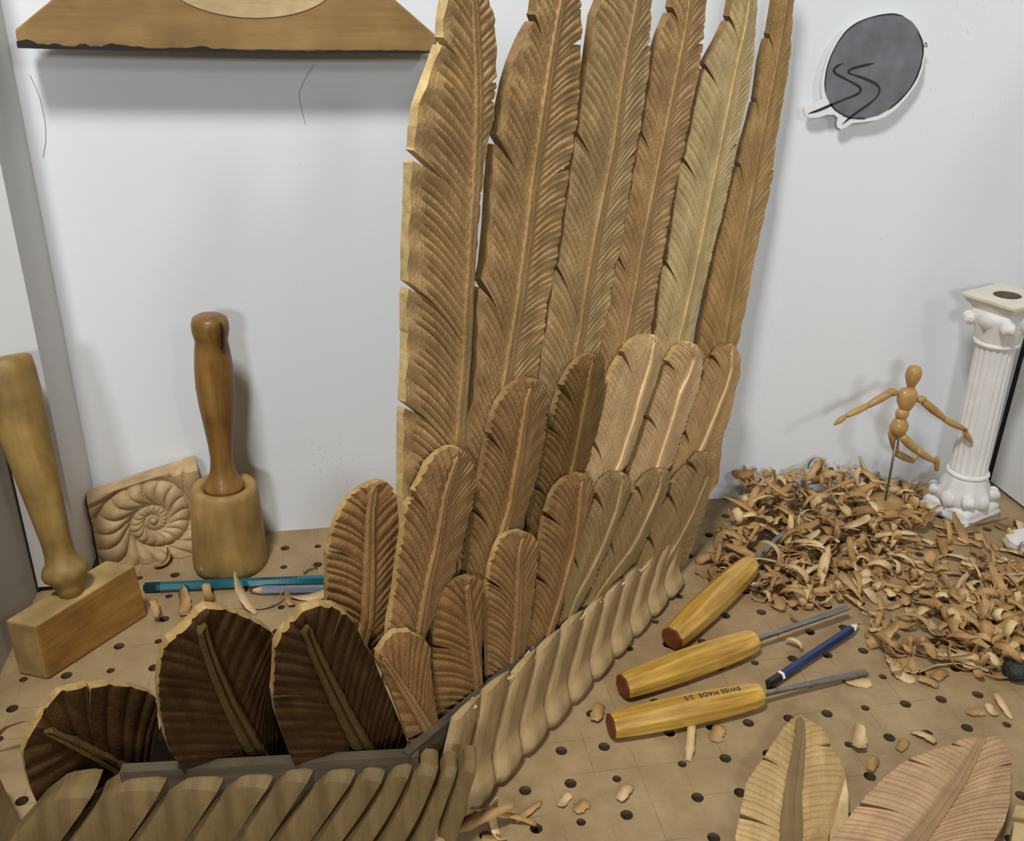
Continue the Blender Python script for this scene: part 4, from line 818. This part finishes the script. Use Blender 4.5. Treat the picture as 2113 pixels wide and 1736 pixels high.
# ---------------------------------------------------------------- plaster column
M_PL = plain('white_plaster', (.82, .81, .785), .6, noise=.10, nscale=60, bump=.15); M_CREAM = plain('cream_plaster', (.76, .72, .62), .65, noise=.12, nscale=80)
cb = np.array([.6295, .7760, 0.0]); root = thing('plaster_column', tuple(cb), 'white plaster fluted column with scrolled capital and hollow top in the corner', 'column')
tiltM = axisM((0, 0, 0), nz([-.030, 0, 1])) @ Matrix.Rotation(math.radians(20), 4, 'Z')
def sq(a, k=None): return 1-.30*abs(math.cos(2*(a-PI/4)))**1.5 if False else 1-.30*abs(math.cos(2*a))**.8
HT = .2375
def capital(flip):
    W = (lambda z: HT-z) if flip else (lambda z: z)
    def pf(pr): return [(r, W(z)) for r, z in (reversed(pr) if flip else pr)]
    m = MB(); m.lathe(pf([(.040, 0), (.040, .006), (.0365, .0085), (.038, .0115), (.034, .0150), (.028, .0165)]), 64, tiltM, rf=lambda a, k: sq(a))
    if not flip: link('plinth', m.mesh('plinth', M_PL), root)
    m2 = MB(); m2.lathe(pf(([(.0126, .0138)] if flip else [])+[(.027, .014), (.0265, .022), (.0235, .032), (.0205, .042), (.0195, .046)]), 48, tiltM, rf=lambda a, k: 1+.05*math.cos(8*a)*(0 if flip and k == 5 else 1 if (k < 3) != flip else .2), cap=not flip); link('bell', m2.mesh('bell', M_PL), root)
    for i in range(4):
        a = PI/4+i*PI/2; d = Vector((math.cos(a), math.sin(a), 0)); s = Vector((-math.sin(a), math.cos(a), 0)); c = d*.0285+Vector((0, 0, W(.0245)))
        m3 = MB(); Mv = tiltM @ frame(c-s*.0055, d, Vector((0, 0, 1)), s)
        m3.lathe([(.002, -.0008), (.003, -.0004), (.0036, .0004), (.0058, .0004), (.0062, .0014), (.0058, .0026), (.0052, .0032), (.0052, .0078), (.0058, .0084), (.0062, .0096), (.0058, .0106), (.0036, .0106), (.003, .0114), (.002, .0118)], 20, Mv); link('volute', m3.mesh('volute', M_PL), root)
        a = i*PI/2; d = Vector((math.cos(a), math.sin(a), 0)); s = Vector((-math.sin(a), math.cos(a), 0))
        m4 = MB(); ml = []
        for k in range(9):
            t = k/8; w = .0075*math.sin(PI*(.12+.8*t)); z = W(.013+.021*t); rr_ = .0275-.006*t+.003*math.sin(PI*t)
            ml += [d*(rr_-.002)-s*w+Vector((0, 0, z)), d*(rr_+.0022)+Vector((0, 0, z)), d*(rr_-.002)+s*w+Vector((0, 0, z))]
        m4.add([tiltM @ p for p in ml], [(3*k+j, 3*k+j+1, 3*k+4+j, 3*k+3+j) for k in range(8) for j in range(2)], True); link('leaf', m4.mesh('leaf', M_PL), root)
    m5 = MB(); m5.lathe(pf([(.0190, .044), (.0205, .0452), (.0213, .0470), (.0205, .0488), (.0188, .050)]), 48, tiltM); link('ring', m5.mesh('ring', M_PL), root)
capital(False); capital(True)
m = MB()
prA = [(.0126, HT-.0142), (.028, HT-.0142), (.029, HT-.0125), (.032, HT-.0095), (.0355, HT-.0075), (.036, HT-.0050), (.0405, HT-.0030), (.0408, HT-.0004), (.0125, HT)]
m.lathe(prA, 64, tiltM, smooth=False, rf=lambda a, k: sq(a) if 0 < k < 8 else 1, cap=False); link('abacus', m.mesh('abacus', M_CREAM), root)
m = MB(); m.lathe([(.0125, HT), (.0122, HT-.004), (.0122, HT-.05), (.0005, HT-.05)], 40, tiltM, cap=False); link('hollow', m.mesh('hollow', plain('shaded_plaster_hollow', (.20, .16, .10), .9, noise=.3)), root)['label'] = 'hollow in the top with its shade painted dark brownish'  # shadow inside the hollow is painted as dark brown plaster
m = MB(); m.lathe([(.0186, .046), (.0183, .052)]+[(.0183, .054+.132*k/6) for k in range(7)]+[(.0186, HT-.046)], 96, tiltM, rf=lambda a, k: 1-(.11*(1-abs(math.sin(a*9))) if 1 < k < 9 else 0)); link('fluted_shaft', m.mesh('fluted_shaft', M_PL), root)

# ---------------------------------------------------------------- wooden mannequin
M_MAN = wood('mannequin_wood', (0.40, 0.235, 0.075), (0.56, 0.36, 0.135), (60, 60, 60), rough=.4, bump=.05, coat=.15, spec=.4)
M_ROD = plain('steel_rod', (.30, .28, .25), .4, metal=.9)
bp_ = onz(1827, 1033, .022); ym = bp_[1]
root = thing('artist_mannequin', (bp_[0], ym, 0), 'small jointed wooden artist mannequin in a running pose on a rod stand', 'mannequin')
oM = np.array([bp_[0], ym, 0])
mz = lambda x, y, dy=0.0: ony(1580+x*.31115, 560+y*.31115, ym+dy)-oM
SC = .31115/1990
def limb(nm, a, b, ra, rb, rm=None, par=root, over=.6, sy=1.0):
    a, b = np.array(a), np.array(b); ex = nz(b-a)*.0011; a = a-ex; b = b+ex; L = np.linalg.norm(b-a); ra, rb = ra*SC, rb*SC; rm = (rm*SC if rm else (ra+rb)/2)
    pr = [(ra*.25, -ra*over), (ra*.72, -ra*over*.7), (ra*.97, 0), ((ra+rm)/2*1.01, L*.25), (rm, L*.5), ((rb+rm)/2, L*.75), (rb*.97, L), (rb*.72, L+rb*over*.7), (rb*.25, L+rb*over)]
    m = MB(); m.lathe(pr, 20, axisM(a, b) @ Matrix.Diagonal((1, sy, 1, 1))); return link(nm, m.mesh(nm, M_MAN), par)
limb('head', mz(968, 735), mz(984, 668), 34, 48, 47, over=.75)
limb('neck', mz(962, 778), mz(966, 750), 26, 24)
limb('chest', mz(930, 900), mz(940, 815), 42, 66, 64, over=.55, sy=.75)
limb('waist', mz(903, 958), mz(906, 930), 40, 40, 43, over=.4, sy=.85)
limb('pelvis', mz(882, 1050), mz(888, 1000), 54, 46, 60, over=.65, sy=.85)
for nm, p, q, r1, r2 in (('shoulder_ball', mz(836, 801), mz(846, 803), 25, 25), ('shoulder_ball', mz(1035, 851), mz(1028, 850), 25, 25)): limb(nm, p, q, r1, r2, over=.9)
limb('upper_arm', mz(815, 812), mz(690, 885), 25, 19, 25); limb('forearm', mz(662, 898), mz(545, 955), 19, 15, 21); limb('hand', mz(515, 972), mz(462, 1012), 17, 7, 18)
limb('upper_arm', mz(1055, 872), mz(1175, 970, -.004), 25, 19, 26); limb('forearm', mz(1195, 985, -.004), mz(1305, 1042, -.008), 20, 16, 23); limb('hand', mz(1325, 1068, -.009), mz(1366, 1132, -.011), 16, 7, 19)
limb('thigh', mz(842, 1075, .004), mz(862, 1180, .008), 30, 22, 30); limb('shin', mz(875, 1212, .010), mz(975, 1258, .014), 22, 16, 25); limb('foot', mz(985, 1245, .015), mz(1010, 1205, .017), 15, 10, 16)
limb('thigh', mz(915, 1105, -.004), mz(985, 1178, -.004), 28, 22, 29); limb('shin', mz(1005, 1192, -.003), mz(1110, 1258, 0), 22, 15, 24); limb('foot', mz(1137, 1240, 0), mz(1135, 1312, 0), 13, 14, 18)
m = MB(); pelv = mz(872, 1095); rod0 = np.array([0, 0, .018])
m.lathe([(.0013, 0), (.0013, np.linalg.norm(pelv-rod0)+.004)], 10, axisM(rod0, pelv)); link('rod', m.mesh('rod', M_ROD), root)
m = MB(); m.lathe([(.0170, 0), (.0178, .0012), (.0178, .0205), (.0168, .022), (.002, .022)], 32); link('base', m.mesh('base', M_MAN), root)
m = MB(); pw = mz(1330, 1048, -.012); m.lathe([(.0004, -.0016), (.0014, -.0008), (.0017, 0), (.0014, .0008), (.0004, .0016)], 12, axisM(pw, pw+np.array([0, 0, 1]))); link('wrist_pin', m.mesh('wrist_pin', M_STEEL), root)

# ---------------------------------------------------------------- small things on the right
pw = onz(2110, 1125, .0); m = MB()
ol = [(-.019, -.004), (-.017, -.012), (-.008, -.017), (.03, -.020), (.05, -.015), (.05, .015), (.03, .018), (-.008, .012), (-.017, .006)]
n = len(ol); v = []
for z, s in ((0, .92), (.002, 1), (.009, 1.0), (.0115, .9), (.013, .72)): v += [(x*s+(1-s)*.016, y*s, z) for x, y in ol]
f = [(k*n+i, k*n+(i+1) % n, (k+1)*n+(i+1) % n, (k+1)*n+i) for k in range(4) for i in range(n)]+[tuple(reversed(range(n))), tuple(4*n+i for i in range(n))]
o = link('plaster_fragment', mesh_from('plaster_fragment', v, f, M_PL)); o.location = (pw[0], pw[1], 0); tag(o, 'white plaster piece with sloping sides at the right edge of the bench', 'plaster piece')
pr_ = onz(2043, 1184, .004); m = MB(); m.lathe([(.001, 0), (.0042, .0006), (.0046, .004), (.0042, .012), (.0030, .017), (.001, .0182)], 14, Matrix.Translation((-.006, .004, .0046)) @ Matrix.Rotation(math.radians(88), 4, Vector((.45, .75, 0)).normalized()))
o = link('red_cap', m.mesh('red_cap', plain('dark_red_plastic', (.10, .006, .008), .35))); o.location = (pr_[0], pr_[1], 0); tag(o, 'small dark red plastic cap among the shavings at right', 'cap')
pk = onz(2098, 1383, .009); bm = bmesh.new(); bmesh.ops.create_icosphere(bm, subdivisions=4, radius=.0105)
for vv_ in bm.verts:
    k = 1+.10*math.sin(vv_.co.x*1500)*math.sin(vv_.co.y*1500+1)*math.sin(vv_.co.z*1500); vv_.co *= k; vv_.co.z *= .85
me = bpy.data.meshes.new('burr'); bm.to_mesh(me); bm.free(); me.materials.append(plain('speckled_black', (.035, .036, .034), .7, noise=.7, nscale=500)); me.polygons.foreach_set('use_smooth', [True]*len(me.polygons))
o = link('dark_burr', me); o.location = (pk[0], pk[1], .0095); tag(o, 'dark speckled round lump ringed by curled shavings at the right edge', 'lump')

# ---------------------------------------------------------------- wood shavings
SH = [wood('shaving_tan', (.42, .25, .105), (.60, .385, .185), (60, 60, 60), rough=.6, stain=.35), wood('shaving_pale', (.62, .44, .23), (.82, .63, .38), (60, 60, 60), rough=.6, stain=.3), wood('shaving_amber', (.36, .195, .075), (.52, .31, .135), (60, 60, 60), rough=.55, stain=.4)]
def shaving_geo(L, w, curl, twist, taper, seed, th=.00035, ns=11):
    rs = np.random.RandomState(seed); pos = np.zeros(3); ang = -curl*.5; v = []; ds = L/(ns-1); P = []
    for i in range(ns):
        t = i/(ns-1); P.append(pos.copy()); ang += curl/(ns-1)*(0.6+.8*rs.rand()); pos = pos+ds*np.array([math.cos(ang), 0.10*math.sin(t*4+seed), math.sin(ang)])
    P = np.array(P); P -= P.mean(0)
    for i in range(ns):
        t = i/(ns-1); d = nz(P[min(i+1, ns-1)]-P[max(i-1, 0)]); s = np.array([0, 1.0, 0]); s = nz(s-d*(s @ d)); u = np.cross(d, s); a = twist*(t-.5); s2 = s*math.cos(a)+u*math.sin(a); u2 = np.cross(d, s2)
        ww = w*.5*(1-taper*abs(2*t-1)**(3+2*(seed % 3)))*(0.82+.36*rs.rand())
        for x, y in ((-1, 0), (0, -.09*w), (1, 0)): v.append(P[i]+s2*x*ww+u2*(y+th*.5))
        for x, y in ((-1, 0), (0, -.09*w), (1, 0)): v.append(P[i]+s2*x*ww+u2*(y-th*.5))
    f = []
    for i in range(ns-1):
        a, b = i*6, i*6+6
        f += [(a, a+1, b+1, b), (a+1, a+2, b+2, b+1), (a+4, a+3, b+3, b+4), (a+5, a+4, b+4, b+5), (a+3, a, b, b+3), (a+2, a+5, b+5, b+2)]
    f += [(0, 3, 4, 1), (1, 4, 5, 2)]; e = (ns-1)*6; f += [(e, e+1, e+4, e+3), (e+1, e+2, e+5, e+4)]
    return np.array(v), f
variants = []
for i in range(26):
    r = np.random.RandomState(500+i)
    L = r.uniform(.018, .050); w = r.uniform(.0042, .0108); curl = r.choice([.7, 1.4, 2.2, 3.4, 5.0, 6.8], p=[.16, .22, .26, .2, .1, .06])*r.uniform(.8, 1.2); tw = r.uniform(-1.4, 1.4)
    g = shaving_geo(L, w, curl, tw, r.uniform(.15, .75), 500+i); variants.append(g)
flats = []
for i in range(8):
    r = np.random.RandomState(700+i); flats.append(shaving_geo(r.uniform(.012, .026), r.uniform(.005, .010), r.uniform(.3, 1.0), r.uniform(-.5, .5), r.uniform(.3, .8), 700+i))
vmesh = [[mesh_from('wood_shaving', g[0], g[1], mt, smooth=True) for mt in SH] for g in variants]
fmesh = [[mesh_from('wood_shaving', g[0], g[1], mt, smooth=True) for mt in SH] for g in flats]
from mathutils import Euler
poly_pile = [(1430,1185),(1462,1085),(1480,1010),(1560,1003),(1700,1000),(1800,1005),(1900,1030),(1915,1075),(1870,1130),(1830,1185),(1760,1235),(1640,1262),(1540,1240),(1470,1205)]
poly_scat = [(1640,1262),(1760,1235),(1830,1185),(1870,1130),(1960,1085),(2113,1085),(2130,1400),(2000,1395),(1880,1400),(1790,1330),(1760,1290)]
poly_dense = [(1960,1260),(2030,1200),(2140,1180),(2140,1400),(2010,1395),(1950,1330)]
def inside(poly, x, y):
    c = False; j = len(poly)-1
    for i in range(len(poly)):
        xi, yi = poly[i]; xj, yj = poly[j]
        if (yi > y) != (yj > y) and x < (xj-xi)*(y-yi)/(yj-yi)+xi: c = not c
        j = i
    return c
def world_poly(poly): return [tuple(onz(*q)[:2]) for q in poly]
WP, WS, WD = world_poly(poly_pile), world_poly(poly_scat), world_poly(poly_dense)
def pile_h(x, y):
    a = max(0, 1-((x-.455)/.125)**2)*max(0, 1-((y-.815)/.12)**2); return .040*a**.8
BLADES = [(onz(1551, 1163)[:2], onz(1656, 1100)[:2], .008), (onz(1559, 1321)[:2], onz(1752, 1253)[:2], .010), (onz(1585, 1412)[:2], onz(1774, 1287)[:2], .012)]
def clear(x, y):
    if math.hypot(x-cb[0], y-cb[1]) < .042: return False
    if math.hypot(x-bp_[0], y-bp_[1]) < .022: return False
    for g, w in ((g1, .016), (g2, .016), (g3, .016)):
        a = np.array(g[0].location)[:2]; e = a+np.array((g[2] @ Vector((0, 0, g[3]*1.0)))[:2]); d = e-a; t = np.clip((np.array([x, y])-a) @ d/(d @ d), 0, 1)
        if np.linalg.norm(a+d*t-np.array([x, y])) < w: return False
    for q0, q1, w in BLADES:
        d = q1-q0; t = np.clip((np.array([x, y])-q0) @ d/(d @ d), 0, 1)
        if np.linalg.norm(q0+d*t-np.array([x, y])) < w: return False
    # keep off the wing
    if (np.array([x, y])-A_BOT[:2]) @ NR[:2] < 0.004 and x < 0.40: return False
    return XL < x < XR-.012 and y < YW-.010
items = []
def scatter(WPoly, n, pick, zf, grp):
    xs = [p[0] for p in WPoly]; ys = [p[1] for p in WPoly]; k = 0; it = 0
    while k < n and it < n*40:
        it += 1; x = rng.uniform(min(xs), max(xs)); y = rng.uniform(min(ys), max(ys))
        if not inside(WPoly, x, y) or not clear(x, y): continue
        items.append((x, y, zf(x, y), pick(), grp)); k += 1
def pick_c(): return ('v', rng.randrange(len(variants)), rng.choices([0, 1, 2], [5, 3, 3])[0])
def pick_f(): return ('f', rng.randrange(len(flats)), rng.choices([0, 1, 2], [6, 3, 2])[0])
def pick_m(): return pick_c() if rng.random() < .45 else pick_f()
scatter(WP, 430, pick_c, lambda x, y: pile_h(x, y)*rng.uniform(.25, 1.0), 'pile')
scatter(WS, 210, pick_m, lambda x, y: rng.uniform(0, .002), 'scatter')
scatter(WD, 150, pick_c, lambda x, y: rng.uniform(0, .010), 'heap')
def place(it):
    x, y, z0, (k, vi, mi), grp = it; g = (variants if k == 'v' else flats)[vi]
    rz = rng.uniform(0, 2*PI); tl_ = .55 if k == 'v' else .15
    Rm = Euler((rng.uniform(-tl_, tl_)+(PI if rng.random() < .45 else 0), rng.uniform(-tl_, tl_), rz)).to_matrix()
    w = g[0] @ np.array(Rm).T; x = min(x, XR-.004-w[:, 0].max()); y = min(y, YW-.003-w[:, 1].max())
    return x, y, z0-w[:, 2].min()+.0002, Rm, w
order = sorted(range(len(items)), key=lambda i: (items[i][1]-items[i][2]*3))
indiv = set(order[:250]); top = sorted([i for i in order[250:]], key=lambda i: -items[i][2])[:40]; indiv |= set(top)
stuff = {0: MB(), 1: MB(), 2: MB()}
LBL = {'pile': ('curled wood shaving in the big pile at the foot of the wall', 'shavings in the big pile'), 'scatter': ('thin wood shaving scattered loosely on the bench in front of the pile', 'loosely scattered shavings'), 'heap': ('curled wood shaving in the low heap at the right edge', 'shavings in the right heap')}
sv_, sf_, sm_ = [], [], []
for i, it in enumerate(items):
    x, y, z, Rm, w = place(it); k, vi, mi = it[3]
    if i in indiv:
        o = link('wood_shaving', (vmesh if k == 'v' else fmesh)[vi][mi]); o.matrix_local = Matrix.Translation((x, y, z)) @ Rm.to_4x4(); tag(o, LBL[it[4]][0], 'shaving', LBL[it[4]][1])
    else:
        b0 = len(sv_); sv_ += (w+np.array([x, y, z])).tolist(); fs_ = (variants if k == 'v' else flats)[vi][1]; sf_ += [tuple(q+b0 for q in f_) for f_ in fs_]; sm_ += [mi]*len(fs_)
o = link('shaving_pile', mesh_from('shaving_pile', sv_, sf_, SH, fm=sm_, fs=[True]*len(sf_))); tag(o, 'deep pile of tangled wood shavings against the wall', 'shavings', kind='stuff')
# single shavings elsewhere
singles = [
 (1290,1640,'f',6,'curled shaving on the bare bench right of the wing corner'),(1165,1655,'f',2,'small pale chip lying between drilled holes near the wing corner'),(1200,1668,'f',1,'amber chip lying between drilled holes near the wing corner'),
 (1050,1655,'f',3,'flat chip close to the corner of the scaled edge'),(1480,1518,'f',4,'square pink chip under the nearest gouge'),(1425,1528,'v',5,'thin curled chip below the nearest gouge handle'),(1233,1475,'f',5,'small chip standing by the butt of the nearest gouge'),
 (1905,1525,'f',6,'pale notched chip beside a drilled hole by the pink feather'),(1862,1540,'f',7,'tiny tan chip in front of a drilled hole'),(1770,1535,'v',8,'long thin sliver right of the yellowish feather'),(1800,1580,'f',0,'rounded chip touching the pink loose feather'),
 (2012,1473,'f',1,'brown chip right of the hole row near the right edge'),(2045,1468,'f',2,'white chip right of the hole row near the right edge'),(2068,1462,'f',3,'tan broken chip near the right edge'),(1770,1412,'f',5,'pale flake by the tip of the nearest gouge'),
 (1915,1410,'f',4,'folded flake below the scattered shavings'),(1855,1398,'v',11,'cupped shaving over a drilled hole beyond the gouge tip'),(1648,1285,'v',12,'round curl beside the middle gouge blade'),(1640,1340,'v',13,'arched shaving under the blue pencil'),
 (380,1247,'v',14,'upturned shaving in front of the teal pencil'),(432,1246,'v',15,'ragged shaving in front of the teal pencil'),(505,1248,'v',16,'broad curved shaving at the point of the lilac pencil'),(560,1252,'v',17,'thin curl below the lilac pencil'),(598,1246,'v',18,'forked pale shaving against the lilac pencil'),(640,1235,'v',19,'short shaving by the edge of the tall carved feathers'),
 (410,1262,'v',20,'long slim shaving behind the dark feather'),(425,1188,'v',21,'rolled shaving lying along the teal pencil'),(460,1190,'f',6,'flat shaving at the foot of the round mallet'),(340,1165,'v',22,'hoop shaped shaving below the ammonite tile'),(640,1180,'v',23,'small crescent shaving near the wall left of the wing'),(320,1265,'v',24,'amber curl at the end of the square mallet head'),(500,1268,'f',7,'small flake above a drilled hole behind the dark feathers'),
 (1000,1715,'v',4,'splintered curl at the bottom by the wing corner'),(1040,1700,'v',6,'light curled splinter in front of the wing corner'),(1015,1735,'f',1,'broken chip at the lower frame edge by the wing corner'),(985,1690,'v',9,'tan splinter leaning at the wing corner'),
]
for px, py, k, vi, lb in singles:
    p = onz(px, py); x, y, z, Rm, w = place((p[0], p[1], 0, (k, vi, rng.choice([0, 1, 0, 2])), '')); mi = rng.choice([0, 1, 0])
    if (np.array([p[0], p[1]])-A_BOT[:2]) @ NR[:2] < 0.016 and 0 < p[0] < .36 and p[1] < .7: p = p+NR*.016
    o = link('wood_shaving', (vmesh if k == 'v' else fmesh)[vi][mi]); o.matrix_local = Matrix.Translation((p[0], p[1], z)) @ Rm.to_4x4(); tag(o, lb, 'shaving')
# long arched shavings
def long_shaving(label, pxs, w, mi, lift):
    P = np.array([onz(*q[:2], q[2]) for q in pxs]); T = np.linspace(0, 1, 36); c = resample(P, T)
    for _ in range(6): c[1:-1] = (c[:-2]+2*c[1:-1]+c[2:])/4
    o0 = np.array([c[0][0], c[0][1], 0]); v = []
    for i in range(36):
        d = nz(c[min(i+1, 35)]-c[max(i-1, 0)]); s = nz(np.array([0, 0, 1.0])*lift+np.cross(d, [0, 0, 1])*(1-lift)); ww = w*.5*(1-.7*abs(2*T[i]-1)**3)
        n = nz(np.cross(d, s))
        for a, b in ((-1, 1), (1, 1), (1, -1), (-1, -1)): v.append(c[i]-o0+s*a*ww+n*b*.0002)
    zmin = min(p[2] for p in v); v = [p-np.array([0, 0, min(0, zmin)-.0002]) for p in v]
    f = [(4*i+a, 4*i+4+a, 4*i+4+(a+1) % 4, 4*i+(a+1) % 4) for i in range(35) for a in range(4)]+[(3, 2, 1, 0), (140, 141, 142, 143)]
    o = link('long_shaving', mesh_from('long_shaving', v, f, SH[mi], smooth=True)); o.location = tuple(o0); tag(o, label, 'shaving')
long_shaving('long bowed shaving lying in front of the pile', [(1775,1190,.004),(1830,1210,.004),(1880,1222,.004),(1925,1212,.004),(1932,1200,.004)], .008, 0, .7)
long_shaving('broad pale split chip leaning on the mannequin base', [(1775,1030,.022),(1800,1045,.020),(1830,1062,.012),(1800,1072,.006),(1785,1068,.005)], .008, 1, .3)
long_shaving('pale forked shaving on top of the right heap', [(2052,1215,.016),(2030,1240,.014),(2010,1265,.010)], .007, 1, .3)
long_shaving('thin pale strand stretched across the bench at right', [(1896,1388,.002),(1930,1372,.004),(1990,1368,.005),(2020,1366,.004)], .004, 1, .4)
long_shaving('thin looped shaving strand around the dark lump', [(2030,1365,.003),(2025,1390,.003),(2060,1402,.003),(2105,1395,.004),(2112,1370,.012)], .004, 0, .6)
long_shaving('long strand lying in front of the plaster column', [(1930,1068,.003),(1975,1085,.003),(2020,1080,.004),(2080,1060,.008)], .006, 0, .5)
long_shaving('dark thin shaving arching at the far left by the dark feather', [(-25,1540,.010),(10,1502,.026),(55,1487,.032),(100,1494,.028)], .006, 2, .5)
